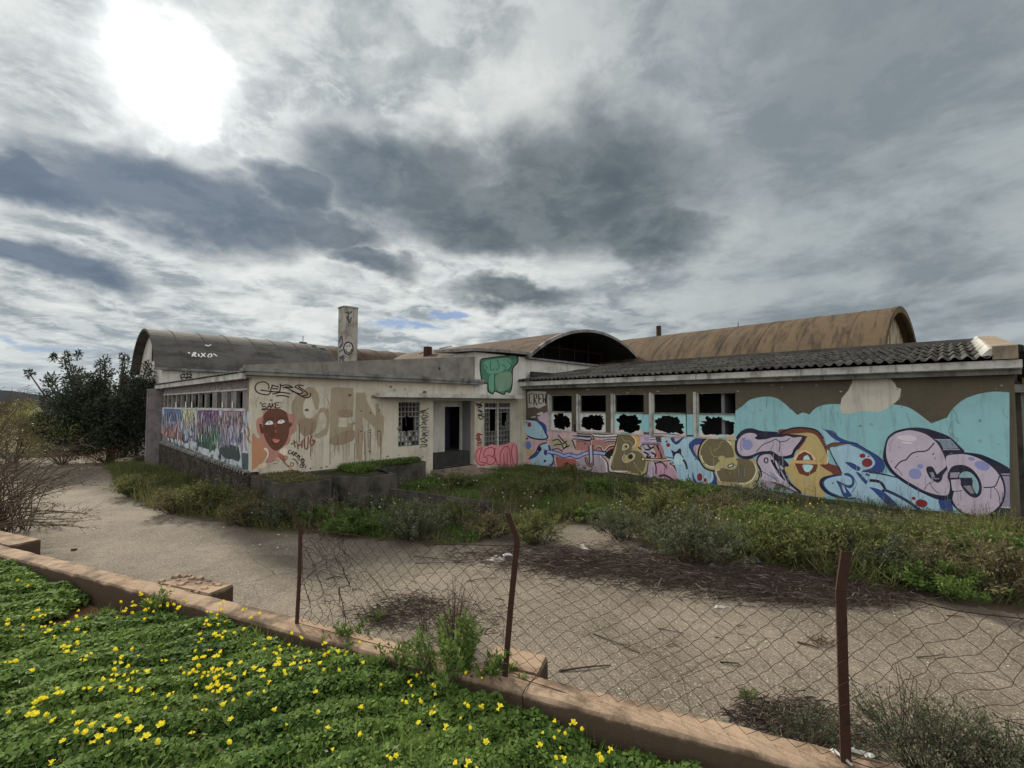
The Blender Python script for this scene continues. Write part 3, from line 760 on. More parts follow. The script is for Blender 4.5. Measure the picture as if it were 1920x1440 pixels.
# ============================================================ right (mural) wing
rw = bldg('mural_wing', 'long low wing with five broken windows and a big colourful letter mural', 'building')
YE = -15.12
wx = [(1031,1072),(1085,1136),(1150,1207),(1222.5,1287),(1306,1380)]
rh = []
for a_, b_ in wx: rh.append((hX(b_, 760, XR).y, hX(a_, 760, XR).y, 1.70, 3.19))
mb = MB(); wall(mb, 'X', XR, YE, -.002, 0, 3.62, rh, .25, m_taupe, m_taupe); mb.build('wall', rw)
mb = MB(); mb.box((XR+.25, YE, 0), (17.4, YE+.25, 3.62), m_taupe); mb.hexa([(XR+.25,YE,3.62),(17.4,YE,3.62),(17.4,YE+.25,3.62),(XR+.25,YE+.25,3.62),(XR+.25,YE,3.8),(17.4,YE,4.72),(17.4,YE+.25,4.72),(XR+.25,YE+.25,3.8)], m_white)
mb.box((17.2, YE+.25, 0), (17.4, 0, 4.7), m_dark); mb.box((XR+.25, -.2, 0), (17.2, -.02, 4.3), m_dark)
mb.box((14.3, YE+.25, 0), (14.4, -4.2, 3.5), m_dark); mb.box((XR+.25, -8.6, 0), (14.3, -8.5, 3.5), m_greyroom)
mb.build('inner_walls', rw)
for wi, (y0, y1, z0, z1) in enumerate(rh):
    f = MB(); zt = 2.49
    # thick pale jamb on the left, thin frame elsewhere
    f.box((XR-.04, y1, z0-.02), (XR+.12, y1+.10, z1+.03), m_whitetrim)
    f.box((XR+.02, y1-.05, z0), (XR+.10, y1, z1), m_whitetrim)
    f.box((XR+.06, y0, z0), (XR+.12, y0+.03, z1), m_greytrim)
    f.box((XR+.02, y0+.03, z1-.03), (XR+.10, y1-.05, z1), m_greytrim)
    f.box((XR+.0, y0+.03, zt-.03), (XR+.10, y1-.05, zt+.01), m_greytrim)
    f.box((XR-.03, y0+.0, z0-.05), (XR+.10, y1, z0), m_whitetrim)
    wobj = f.build('window', rw)
    # remains of the painted board in the lower light: ring with a jagged hole
    n = 46; cy_, cz_2 = (y0+.05+y1-.05)/2, (z0+zt-.03)/2; hy, hz_ = (y1-y0)/2-.05, (zt-.03-z0)/2
    b = MB(); col_t = paint(150,190,190) if wi >= 2 else paint(185,185,180)
    n = 48; ring = []; ph = [rng.uniform(0, 6.28) for _ in range(3)]
    for i in range(n):
        t = 2*math.pi*i/n; c, s2 = math.cos(t), math.sin(t); sc2 = 1/max(abs(c), abs(s2))
        kf = .85+.06*math.sin(2*t+ph[0])+.06*math.sin(3*t+ph[1])+.045*math.sin(7*t+ph[2])+rng.uniform(-.055, .055)-(rng.uniform(.05, .22) if rng.random() < .13 else 0)+(rng.uniform(.02,.10) if rng.random() < .12 else 0)
        if s2 > .4: kf -= .05
        sq = (abs(c)**3.2+abs(s2)**3.2)**(-1/3.2); kf = min(kf, .985)
        ring.append(((cy_+hy*c*sc2, cz_2+hz_*s2*sc2), (cy_+hy*c*sq*kf, cz_2+hz_*s2*sq*kf)))
    for i in range(n):
        (o0, i0), (o1, i1) = ring[i], ring[(i+1) % n]
        mt = col_t if (o0[1] > cz_2-.25 or math.sin(i*.5+wi) > .2) else paint(196,176,174)
        b.face([(XR+.05,*o0),(XR+.05,*o1),(XR+.05,*i1),(XR+.05,*i0)], mt); b.face([(XR+.062,*o0),(XR+.062,*o1),(XR+.062,*i1),(XR+.062,*i0)], mt)
        b.face([(XR+.05,*i0),(XR+.05,*i1),(XR+.062,*i1),(XR+.062,*i0)], m_whitetrim)
    b.build('broken_board', wobj)
# eaves
EX = XR-.5
mb = MB(); mb.box((EX, YE-.1, 3.62), (EX+.1, -.02, 3.80), m_whitetrim); mb.box((EX+.1, YE-.1, 3.60), (XR, -.02, 3.66), m_whitetrim)
mb.box((EX+.2, YE-.1, 3.48), (XR-.003, -.02, 3.60), m_greytrim); mb.build('eaves', rw)
# corrugated roof: wave along Y, four overlapping courses up the slope
RS = (4.86-3.86)/(17.5-EX)
rt = MB(); k = rt.m(m_rooft); wl = .215; per = 10; ny = int((14.75)/wl*per); rows = 5
for r_ in range(rows):
    xa = EX-.12+(17.5-EX+.12)*r_/rows; xb = EX-.12+(17.5-EX+.12)*(r_+1)/rows+.12
    base = len(rt.v)
    for i in range(ny+1):
        y = -.02-14.75*i/ny; wv_ = .5+.5*math.sin(y*2*math.pi/wl); wv_ = .075*wv_**1.4
        jit = .01*math.sin(i//per*2.7+r_)
        for (x, up) in ((xa, .035), (xb, .0)):
            rt.v.append((x, y, 3.83+RS*(x-EX)+wv_+up+jit))
        rt.v.append((xa, y, 3.83+RS*(xa-EX)+wv_+.022+jit*1-.0))
        rt.v.append((xb, y, 3.83+RS*(xb-EX)+wv_-.014+jit))
    for i in range(ny):
        b0 = base+i*4
        rt.f.append((b0, b0+1, b0+5, b0+4)); rt.mi.append(k)
        rt.f.append((b0, b0+4, b0+6, b0+2)); rt.mi.append(k)
        rt.f.append((b0+2, b0+6, b0+7, b0+3)); rt.mi.append(k)
rt.build('roof', rw, True)
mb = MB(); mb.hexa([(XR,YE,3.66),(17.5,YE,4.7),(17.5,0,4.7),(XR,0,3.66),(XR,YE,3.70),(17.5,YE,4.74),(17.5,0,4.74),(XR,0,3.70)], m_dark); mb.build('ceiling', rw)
mb = MB()  # end verge block following the roof
mb.hexa([(EX-.06,YE-.04,3.82),(17.6,YE-.04,3.82),(17.6,YE+.36,3.82),(EX-.06,YE+.36,3.82),(EX-.06,YE-.04,4.12),(17.6,YE-.04,5.06),(17.6,YE+.36,5.06),(EX-.06,YE+.36,4.12)], concrete('verge_concrete', (.30,.24,.17), (.20,.17,.135), (.06,.05,.04), .6))
mb.build('end_parapet', rw)
mb = MB()
for x in np.arange(EX, 17.4, .42):
    z = 3.92+RS*(x-EX); mb.hexa([(x,YE+.36,z),(x+.40,YE+.36,z+.02),(x+.40,YE+.58,z+.0),(x,YE+.58,z-.02),(x,YE+.36,z+.15),(x+.40,YE+.36,z+.21),(x+.40,YE+.40,z+.21),(x,YE+.40,z+.15)], m_whitetrim)
mb.build('verge_tiles', rw)
mb = MB(); mb.box((17.3, YE+.42, 4.62), (17.62, -.1, 4.99), m_roofg); mb.build('ridge_cap', rw)

# ============================================================ neighbour building at the right edge
nb_ = bldg('neighbour_building', 'pale building with yellow trim at the right edge beyond the mural wing', 'building')
mb = MB(); mb.box((13.2, YE-12, 0), (13.5, YE-.06, 3.1), plaster('neighbour_wall', (.33,.35,.31), (.15,.15,.13), .5, .5)); mb.box((13.1, YE-.22, 0.9), (13.2, YE-.08, 3.1), m_conc); mb.build('wall', nb_)
mb = MB(); mb.box((12.9, YE-12, 3.1), (13.5, YE-.04, 3.3), m_whitetrim); mb.build('lintel', nb_)
mb = MB(); mb.box((13.5, YE-12, 0), (18, YE-.30, 4.0), m_white); mb.build('upper_wall', nb_)
mb = MB(); mb.box((13.1, YE-12, 3.31), (13.5, YE-.25, 3.5), m_yellow); mb.box((11.6, YE-12, 4.04), (13.6, YE-.2, 4.12), m_yellow); mb.build('yellow_trim', nb_)
mb = MB(); mb.hexa([(11.7,YE-12,3.72),(13.5,YE-12,3.40),(13.5,YE-.2,3.40),(11.7,YE-.2,3.72),(11.7,YE-12,4.03),(13.5,YE-12,4.03),(13.5,YE-.2,4.03),(11.7,YE-.2,4.03)], m_conc); mb.build('eaves', nb_)
mb = MB(); mb.box((12.6, YE-12, 0), (13.0, YE-.05, .95), m_conc); mb.build('base_wall', nb_)
p = hX(1910, 655, 11.9)
lampo = empty('floodlight', loc2w(p.x, p.y, 4.12), FANG, 'round black floodlight on the yellow roof edge at the far right', 'lamp')
mb = MB(); mb.tube([(0,0,0),(0,0,p.z-4.12)], .02, m_rust, 6); mb.build('bracket', lampo)
mb = MB(); zz = p.z-4.12; mb.tube([(-.10,0,zz),(-.02,0,zz),(.02,0,zz+.01)], [.10,.12,.05], m_black, 14); mb.build('lamp_head', lampo)
mb = MB(); mb.box((-.02,-.35,zz-.08), (.1,-.14,zz+.16), m_whitetrim); mb.build('ballast_box', lampo)
# ============================================================ murals
NAVY=(28,28,52); BLK=(25,22,26); LAV=(176,164,178); TURQ=(128,172,178); KHA=(168,156,110); BRN=(104,94,68); CREAM=(214,206,190)
LBL=(150,182,198); BLU=(44,66,120); RED=(122,40,44); PINK=(190,150,152); SAL=(162,110,104); YEL=(176,156,104); MAR=(104,52,40); PURP=(128,132,178); GRN=(130,165,140)
base_pts = [(960,867),(1035,875),(1135,885),(1210,894),(1285,902),(1347,909),(1485,925),(1535,933),(1681,952),(1893,971)]
def by(u):
    for (a, b), (c, d) in zip(base_pts, base_pts[1:]):
        if a <= u <= c: return b+(d-b)*(u-a)/(c-a)
    return base_pts[-1][1]
P5 = (1360, 560, .29167); PM = (1420, 740, .15276); PR = (1640, 760, .15973); PL = (960, 740, .13542); PQ = (1180, 740, .13542)
m = Paint('X', XR, -1)
def under(x0, x1, top, col, n=12):
    m.org(0, 0, 1); m.poly(top+[(x1-(x1-x0)*i/n, by(x1-(x1-x0)*i/n)) for i in range(n+1)], col, False)
# backgrounds
under(985, 1381, [(985,800),(1012,790),(1030,790),(1030.5,807),(1306,819),(1381,823)], (182,156,160))
under(1378, 1893, [(1378,823),(1379,770)]+[(1360+x*.29167, 560+y*.29167) for x, y in crom([(75,715),(110,690),(160,650),(250,630),(330,640),(400,690),(462,748)], False, 4)+crom([(470,745),(500,732),(538,745)], False, 3)+crom([(545,740),(580,705),(640,682),(735,678),(900,690),(1050,682),(1100,682),(1180,700),(1250,745),(1325,803)], False, 4)+crom([(1330,800),(1370,785),(1425,765)], False, 3)+crom([(1428,760),(1460,710),(1530,650),(1620,615),(1720,598),(1826,602)], False, 4)], TURQ)
m.org(*P5)
# pale bare patch of old render above the letters
m.poly([(820,515),(1060,512),(1090,545),(1100,570),(1130,580),(1122,640),(1090,670),(1040,705),(985,728),(880,722),(800,740),(748,738),(738,690),(748,640),(790,590),(812,545)], (178,173,162), False)
# pier strips
m.org(*PQ)
m.poly([(205,300),(250,275),(300,300),(305,480),(260,520),(205,490)], TURQ); m.poly([(795,275),(905,272),(915,560),(795,555)], TURQ, False)
m.org(*PL)
m.poly([(1800,290),(1850,285),(1915,310),(1915,490),(1860,520),(1800,480)], TURQ)
# ---- far left figure
m.poly([(350,310),(480,240),(500,260),(500,470),(440,480)], (180,160,172), False)
m.opoly([(160,350),(250,345),(340,360),(410,420),(460,520),(490,600),(400,620),(250,590),(170,520)], LBL, NAVY, 16)
m.poly([(330,355),(400,370),(470,430),(480,540),(440,500),(400,430)], BLU)
m.ell(240, 415, 28, 32, RED); m.ell(200, 385, 12, 14, BLU)
m.stroke([(210,570),(150,600),(125,660),(135,740),(180,800),(260,820)], 70, NAVY); m.stroke([(210,570),(150,600),(125,660),(135,740),(180,800),(260,820)], 48, (190,150,100))
m.ell(225, 700, 40, 60, (90,110,170)); m.poly([(190,760),(290,770),(270,830),(200,820)], YEL)
m.poly([(80,740),(140,820),(270,850),(280,950),(80,935)], PINK, False)
m.poly([(280,960),(255,860),(330,800),(380,720),(470,670),(510,760),(570,860),(550,965),(470,978)], LBL); m.stroke([(255,860),(330,800),(380,700),(480,665)], 14, NAVY)
m.stroke([(510,700),(540,800),(580,880),(560,960),(520,985)], 30, BLU); m.ell(455, 920, 16, 20, NAVY)
m.poly([(230,900),(260,850),(340,800),(400,770),(330,860)], BLU); m.ell(380, 750, 30, 35, NAVY); m.ell(465, 800, 26, 40, BLU)
m.poly([(500,620),(700,600),(860,640),(880,740),(560,740)], (160,148,128), False)
for s_ in ([(560,640),(640,620),(700,680),(760,640)],[(580,700),(680,690),(720,740),(800,700)],[(640,560),(690,620),(760,700),(700,760)],[(540,760),(640,750),(700,790)],[(830,620),(860,700),(890,760)]): m.stroke(s_, 12, BLK)
m.poly([(890,640),(1080,640),(1085,780),(890,765)], SAL, False); m.poly([(1110,640),(1240,630),(1430,660),(1470,700),(1300,775),(1130,770)], SAL)
m.stroke([(890,640),(1085,640),(1090,780)], 10, NAVY, False)
m.poly([(590,860),(700,880),(880,900),(890,1020),(610,1000)], (150,86,78)); m.poly([(910,900),(1000,880),(1200,850),(1290,920),(1315,1075),(930,1030)], (158,144,154))
m.stroke([(595,860),(600,930),(620,1000)], 14, CREAM); m.stroke([(1215,850),(1290,920),(1310,1070)], 16, CREAM); m.stroke([(1240,850),(1320,940),(1335,1075)], 12, NAVY)
m.ell(765, 985, 42, 50, BLK); m.ell(772, 1000, 24, 38, SAL)
m.line([(500,790),(620,810),(720,850),(800,830),(900,860),(1000,820),(1100,800),(1230,810),(1360,830)], 34, (150,160,200), BLU, 14)
m.line([(840,590),(960,600),(1060,610),(1150,590)], 26, LAV, NAVY, 8); m.line([(1120,560),(1260,570),(1460,560)], 22, CREAM, BLK, 8); m.line([(1260,650),(1360,630),(1440,640)], 16, LAV, BLK, 7)
m.line([(900,550),(1000,560),(1100,570),(1110,620)], 16, (150,140,140), BLK, 8)
m.line([(1090,700),(1095,820),(1100,980)], 34, LAV, NAVY, 9); m.line([(1020,860),(1040,950),(1090,985),(1120,940)], 14, SAL, BLK, 7)
m.stroke([(1150,760),(1180,720),(1230,730),(1270,790),(1350,720),(1480,700)], 18, BLK); m.stroke([(1150,750),(1185,712),(1235,722),(1275,775),(1350,708),(1475,690)], 10, CREAM)
m.poly([(1310,790),(1420,740),(1400,830),(1380,900),(1290,850)], BLK)
m.poly([(850,410),(900,410),(905,520),(860,520)], BLK, False)
# ---- B
m.opoly([(1350,1060),(1365,900),(1405,770),(1440,660),(1480,545),(1600,540),(1720,560),(1765,640),(1745,725),(1840,790),(1905,900),(1885,1020),(1800,1125),(1600,1100),(1380,1075)], KHA, BLK, 12)
m.poly([(1385,1040),(1400,900),(1440,770),(1455,660),(1490,555),(1600,552),(1680,590),(1705,660),(1670,750),(1640,765),(1760,790),(1830,870),(1850,960),(1790,1080),(1650,1085)], BRN)
m.poly([(1640,548),(1730,565),(1770,640),(1745,720),(1670,752),(1708,660),(1690,600)], (190,152,92))
m.stroke([(1650,560),(1700,610),(1712,670),(1660,740)], 10, CREAM)
m.opoly([(1530,765),(1545,690),(1600,688),(1612,730),(1570,760)], YEL, CREAM, 7); m.ell(1580, 718, 14, 22, BLK)
m.opoly([(1545,930),(1530,850),(1600,845),(1640,812),(1700,830),(1680,890),(1600,935)], YEL, CREAM, 7); m.ell(1640, 858, 34, 36, BLK)
m.stroke([(1380,850),(1358,950),(1362,1045),(1460,1060),(1600,1062)], 18, CREAM); m.ell(1625, 1072, 16, 8, CREAM)
m.stroke([(1510,570),(1560,640),(1620,640),(1670,690)], 5, KHA); m.stroke([(1690,930),(1730,1010),(1800,1080)], 5, KHA)
# ---- lavender letter with the bone (A)
m.org(*PQ)
m.poly([(170,600),(300,560),(440,600),(470,700),(500,860),(470,950),(350,1130),(230,1130),(260,930),(180,800)], (176,160,176))
m.poly([(350,1130),(375,960),(430,930),(530,960),(640,1080),(700,1185),(420,1130)], (178,140,158)); m.ell(240, 610, 40, 36, (150,135,175))
m.poly([(330,700),(440,700),(495,870),(400,900),(360,800)], SAL)
m.stroke([(365,950),(430,935),(480,965),(520,1020)], 14, BLK); m.stroke([(350,930),(370,1010),(368,1100)], 14, BLK); m.stroke([(230,1130),(250,1040),(262,930)], 10, BLK)
m.stroke([(620,990),(670,1080),(700,1180)], 16, BLK); m.stroke([(410,1130),(480,1115),(560,1150),(620,1190)], 20, BLK)
for s_ in ([(150,740),(190,700),(230,760),(300,750)],[(200,790),(260,830),(240,870),(300,860)],[(250,700),(300,740),(340,720)],[(300,800),(360,830),(350,870)],[(380,700),(420,780),(450,880)],[(560,950),(640,990),(760,1010)],[(590,930),(650,960)]): m.stroke(s_, 18, BLK)
for s_ in ([(155,735),(195,705),(225,750)],[(300,765),(340,760),(345,800)],[(580,960),(660,980),(750,1000)]): m.stroke(s_, 7, CREAM)
m.line([(290,605),(400,600),(570,595)], 14, CREAM, BLK, 7); m.line([(170,680),(300,680),(430,685)], 8, LAV, BLK, 8); m.line([(330,550),(520,555),(700,575)], 14, LAV, BLK, 6)
m.line([(190,895),(330,900),(460,905),(620,890)], 18, (196,176,140), BLK, 8); m.ell(190, 893, 28, 28, BLK); m.ell(190, 893, 18, 18, (196,176,140))
m.poly([(360,580),(430,570),(450,660),(380,660)], (70,60,70), False)
# ---- light blue L/A
m.poly([(445,612),(590,600),(650,665),(760,590),(935,592),(840,670),(845,760),(940,870),(1050,1010),(1160,1100),(1150,1190),(1110,1240),(900,1205),(700,1185),(650,1040),(600,930),(500,865),(470,720)], LBL)
m.poly([(575,600),(620,600),(640,650),(740,595),(690,670),(640,690),(600,650)], BLU); m.stroke([(575,600),(600,650),(640,675),(690,655),(760,590),(860,572),(940,575)], 10, NAVY)
m.poly([(930,600),(1045,605),(990,680),(905,700),(892,765),(945,860),(975,915),(900,840),(826,720),(840,660)], BLU); m.stroke([(826,720),(900,850),(965,915)], 8, NAVY)
m.poly([(890,1200),(870,1130),(880,1060),(900,1150),(940,1215)], BLU); m.poly([(1155,1060),(1180,1080),(1230,1225),(1120,1250),(1165,1170)], BLU)
m.poly([(578,765),(640,790),(690,745),(718,760),(722,830),(755,865),(735,870),(690,815),(640,822),(612,880),(596,820)], NAVY); m.poly([(620,900),(640,830),(700,830),(740,880),(735,960),(650,960)], (172,200,212))
m.stroke([(745,900),(780,950),(800,1030)], 22, NAVY); m.stroke([(500,860),(560,870),(620,885)], 10, NAVY)
m.ell(517, 650, 15, 17, RED); m.ell(538, 697, 28, 28, RED); m.ell(975, 1142, 38, 56, RED); m.ell(1052, 1184, 20, 28, RED); m.stroke([(1135,1050),(1155,1130),(1110,1240)], 8, (200,215,225))
# ---- S
m.poly([(955,860),(965,740),(1020,650),(1060,600),(1250,590),(1480,602),(1490,870),(1640,880),(1745,900),(1800,990),(1818,1080),(1790,1180),(1725,1295),(1500,1270),(1240,1240),(1212,1160),(1180,1050),(1090,1030),(1010,970)], KHA)
m.stroke([(1075,595),(1000,670),(955,800),(970,900),(1040,1010),(1130,1050),(1190,1055)], 18, BLK)
m.poly([(985,840),(1000,740),(1050,660),(1120,612),(1250,606),(1340,640),(1412,710),(1445,800),(1440,870),(1330,885),(1230,935),(1190,985),(1120,990),(1035,930)], BRN)
m.poly([(1210,1065),(1290,1015),(1400,1035),(1480,1000),(1498,935),(1480,882),(1620,890),(1700,930),(1745,1010),(1740,1090),(1690,1170),(1600,1215),(1480,1210),(1260,1192)], BRN)
m.stroke([(1320,612),(1375,655),(1412,702)], 12, CREAM); m.stroke([(990,840),(1025,930),(1090,985),(1165,1000)], 12, CREAM); m.stroke([(1735,960),(1755,1060),(1700,1180),(1590,1235),(1470,1222)], 12, CREAM)
m.stroke([(1185,1000),(1280,950),(1360,930),(1440,925),(1480,960),(1440,1020),(1330,1010)], 30, KHA); m.ell(1280, 882, 50, 38, KHA); m.stroke([(1310,895),(1400,885),(1485,872)], 26, KHA)
m.ell(1405, 982, 52, 26, BLK, -.35); m.ell(1405, 982, 34, 12, CREAM, -.35)
m.stroke([(1195,1040),(1215,1110),(1250,1190)], 12, CREAM); m.stroke([(1215,1050),(1260,1030)], 10, CREAM)
m.stroke([(1310,640),(1262,668),(1240,735),(1180,762),(1180,790)], 5, KHA); m.stroke([(1112,720),(1130,785),(1165,850),(1232,860)], 5, KHA); m.stroke([(1790,1060),(1800,1130),(1760,1220)], 14, BLK)
# ---- E
m.org(*P5)
m.poly([(345,868),(420,838),(500,832),(590,850),(632,905),(658,985),(662,1055),(735,1080),(745,1128),(690,1130),(640,1100)], MAR); m.stroke([(345,868),(420,836),(500,830),(585,847),(630,900)], 8, BLK)
m.poly([(392,872),(470,866),(540,862),(590,885),(635,960),(655,1010),(656,1056),(610,1068),(650,1100),(690,1130),(615,1160),(608,1200),(640,1275),(490,1252),(440,1200),(400,1130),(350,1060),(430,1045),(440,1010),(520,890)], YEL)
m.poly([(446,1042),(465,998),(510,975),(555,998),(575,1040)], (220,180,150)); m.poly([(452,1042),(470,1003),(510,982),(550,1003),(568,1040)], MAR, False); m.poly([(497,1038),(508,1012),(530,1005),(548,1036)], (165,215,205), False)
m.poly([(445,1058),(595,1066),(582,1110),(530,1142),(475,1125)], MAR, False); m.poly([(497,1070),(562,1072),(545,1108),(515,1112)], (165,215,205))
m.stroke([(412,1053),(500,1052),(650,1060)], 12, (200,156,96)); m.stroke([(655,960),(660,1020),(655,1062)], 5, CREAM)
# ---- T
m.org(*P5)
m.poly([(60,960),(70,890),(115,843),(170,833),(230,850),(330,856),(345,870),(400,868),(520,884),(516,900),(450,985),(432,1022),(340,1028),(280,1010),(220,1000),(160,1032),(100,1025),(70,1000)], NAVY)
m.poly([(76,960),(86,903),(130,867),(185,866),(220,890),(250,905),(330,885),(400,882),(440,893),(492,893),(440,965),(420,1002),(350,1012),(300,985),(230,982),(160,1008),(100,1006)], LAV)
m.poly([(192,892),(240,868),(390,872),(370,888),(300,892),(235,905),(205,905)], NAVY)
m.stroke([(200,985),(240,940),(300,915),(322,905),(350,925),(345,985)], 4, NAVY); m.stroke([(345,920),(390,915),(415,895)], 4, NAVY)
m.ell(142, 939, 34, 34, PURP); m.ell(117, 905, 10, 11, PURP)
m.poly([(198,1050),(220,1000),(290,978),(345,1010),(385,1040),(410,1075),(380,1090),(420,1180),(485,1238),(465,1256),(330,1200),(195,1225),(222,1170),(225,1120)], NAVY)
m.poly([(208,1050),(228,1010),(285,1000),(310,1030),(350,1090),(385,1150),(400,1185),(440,1220),(462,1242),(350,1190),(280,1175),(215,1180),(235,1140),(228,1090)], LAV)
m.poly([(290,1040),(318,1038),(345,1070),(360,1120),(385,1170),(350,1140),(318,1090)], NAVY); m.poly([(318,1045),(328,1045),(345,1085),(338,1095)], LAV); m.poly([(355,1070),(375,1090),(365,1100),(352,1085)], LAV)
m.poly([(285,1110),(320,1140),(300,1120),(340,1160),(310,1150)], PURP); m.ell(262, 1040, 16, 20, NAVY); m.ell(262, 1040, 8, 12, LAV)
m.stroke([(225,1105),(290,1140),(340,1175)], 3, NAVY); m.stroke([(290,1045),(310,1100),(345,1150),(365,1160)], 4, CREAM)
m.poly([(215,1182),(280,1178),(340,1200),(450,1245),(330,1215),(250,1230),(215,1215)], (150,140,150))
# ---- R
m.org(*PM)
m.poly([(755,415),(900,450),(1060,560),(1200,600),(1100,620),(860,610),(835,560),(800,470)], LBL)
m.poly([(755,412),(800,422),(940,450),(990,510),(1090,560),(1240,600),(1130,610),(1000,575),(900,510),(830,440)], BLU)
m.poly([(840,640),(900,600),(1000,590),(1130,602),(1000,625),(870,680)], (96,72,60)); m.stroke([(830,650),(900,600),(1000,588),(1130,600)], 7, NAVY)
m.poly([(890,680),(980,640),(1120,622),(1230,660),(1350,735),(1440,800),(1445,870),(1390,920),(1290,942),(1500,960),(1702,1010),(1702,1365),(1270,1300),(1000,1262),(860,1195),(790,1110),(800,1040),(880,1000),(1040,965)], LBL)
m.stroke([(890,680),(950,810),(1040,965)], 9, NAVY)
m.poly([(1120,600),(1210,605),(1340,680),(1455,745),(1545,820),(1565,890),(1500,965),(1285,940),(1400,900),(1445,830),(1380,735),(1240,655)], BLU); m.stroke([(1120,598),(1210,600),(1340,675),(1455,740),(1555,820)], 8, NAVY)
m.stroke([(1040,980),(900,1000),(800,1040),(785,1110),(860,1195),(1000,1255),(1260,1285)], 34, NAVY, taper=True); m.stroke([(1040,985),(905,1010),(825,1050),(815,1110),(880,1190),(1000,1245)], 14, BLU)
m.poly([(1080,830),(1180,850),(1262,905),(1240,935),(1180,915),(1120,870)], BLU); m.stroke([(1075,832),(1160,840),(1265,900)], 6, NAVY)
m.poly([(970,1055),(1040,1080),(1110,1110),(1160,1090),(1150,1020),(1060,980),(1110,960),(1180,1010),(1190,1100),(1140,1150),(1090,1140),(1160,1240),(1060,1250),(1010,1140)], BLU); m.poly([(1035,1110),(1060,1120),(1090,1200),(1060,1190)], LBL)
m.poly([(1210,955),(1260,965),(1340,1050),(1420,1090),(1560,1150),(1560,1200),(1700,1330),(1702,1368),(1600,1350),(1500,1240),(1380,1120),(1320,1090)], BLU)
m.stroke([(1330,975),(1430,1010),(1540,1070),(1565,1130),(1450,1120),(1360,1040)], 26, BLU); m.stroke([(1560,1165),(1640,1185),(1702,1215)], 22, NAVY); m.stroke([(1290,942),(1500,962),(1702,1015)], 9, NAVY)
m.ell(1290, 750, 37, 28, RED); m.ell(1348, 835, 66, 54, RED); m.ell(1365, 757, 10, 9, NAVY)
m.stroke([(1170,1000),(1215,1100),(1160,1200)], 4, NAVY); m.stroke([(1130,1250),(1270,1295)], 7, BLU, False)
# ---- lower right tail of the R
m.org(*PR)
m.poly([(-60,830),(0,790),(260,850),(350,900),(560,1020),(740,1110),(890,1110),(960,1230),(800,1240),(-60,1160)], LBL)
m.poly([(750,1105),(880,1110),(920,1250),(800,1238)], BLU); m.stroke([(-60,790),(100,812),(270,850)], 10, NAVY)
m.stroke([(-60,880),(60,900),(120,980),(90,1010)], 26, NAVY); m.stroke([(110,990),(230,1040),(360,1110),(480,1190),(540,1240)], 34, (40,50,80)); m.poly([(-60,960),(60,990),(160,1060),(260,1170),(150,1160),(-10,1010)], BLU)
m.ell(550, 1150, 72, 46, RED, .15); m.ell(458, 1092, 24, 20, RED)
# ---- C
m.poly([(100,620),(112,500),(150,380),(230,310),(340,275),(480,260),(620,275),(760,318),(880,370),(985,465),(1052,556),(860,570),(855,740),(880,860),(905,1000),(905,1090),(760,1108),(560,1030),(400,945),(260,850),(160,750)], NAVY)
m.poly([(715,400),(890,404),(925,430),(990,508),(808,512),(770,440)], (118,132,148), False); m.stroke([(708,400),(895,402)], 7, LAV, False); m.stroke([(800,520),(1000,520)], 7, LAV, False)
m.poly([(138,600),(150,430),(230,340),(350,300),(450,295),(600,340),(720,430),(790,540),(830,640),(840,715),(735,812),(790,830),(860,740),(900,720),(880,830),(872,1035),(760,1053),(600,1010),(450,930),(320,850),(200,740)], LAV)
m.poly([(605,760),(615,725),(650,715),(690,735),(738,812),(800,760),(795,850),(770,895),(735,908),(690,885),(640,840)], NAVY); m.poly([(640,788),(690,788),(712,850),(670,840)], (128,124,132), False); m.stroke([(690,862),(755,862)], 7, LAV, False)
m.poly([(260,370),(400,350),(490,380),(460,420),(330,410)], (196,188,196))
m.stroke([(235,735),(300,665),(370,635),(430,570),(500,545),(590,538),(640,510),(700,440)], 11, NAVY); m.stroke([(245,735),(290,770),(325,830)], 5, NAVY)
m.ell(475, 803, 78, 64, PURP, .2); m.ell(535, 717, 36, 31, PURP)
m.stroke([(580,1000),(620,930),(700,890)], 5, NAVY); m.stroke([(640,900),(690,980),(760,1040)], 5, NAVY); m.ell(380, 440, 70, 8, (205,198,205), .1)
# ---- O
m.poly([(850,590),(960,555),(1060,552),(1240,575),(1400,640),(1500,690),(1580,742),(1580,800),(1490,800),(1480,850),(1300,640)], NAVY)
m.poly([(1480,800),(1582,800),(1590,1200),(1480,1195)], (140,132,150), False); m.stroke([(1490,822),(1582,826)], 9, NAVY, False); m.stroke([(1480,1195),(1592,1200)], 9, CREAM, False)
m.poly([(1440,1200),(1592,1212),(1594,1330),(1330,1322)], NAVY, False)
oo = [(850,590),(960,562),(1080,566),(1220,605),(1370,690),(1480,800),(1530,930),(1535,1060),(1490,1180),(1390,1280),(1250,1318),(1100,1300),(960,1220),(885,1110),(905,1000),(870,880),(850,740)]
m.poly(oo, NAVY)
m.poly([(842,600),(960,575),(1080,578),(1210,618),(1350,700),(1455,810),(1510,940),(1512,1060),(1465,1170),(1370,1258),(1250,1296),(1100,1282),(985,1215),(915,1110),(930,1000),(900,900),(870,830),(850,720)], LAV)
m.poly([(862,870),(870,780),(910,720),(980,700),(1060,705),(1150,755),(1225,850),(1258,950),(1245,1040),(1190,1085),(1120,1065),(1050,1000),(1010,930),(1000,870)], NAVY)
m.poly([(1000,850),(1010,800),(1070,775),(1140,800),(1205,880),(1225,970),(1200,1040),(1150,960),(1140,860)], (130,160,168)); m.poly([(1000,850),(1145,850),(1130,890),(1140,940),(1040,945),(1010,900)], NAVY, False); m.poly([(1050,955),(1135,952),(1170,1030),(1130,1040)], (128,124,132), False); m.stroke([(1045,950),(1130,948)], 6, LAV, False)
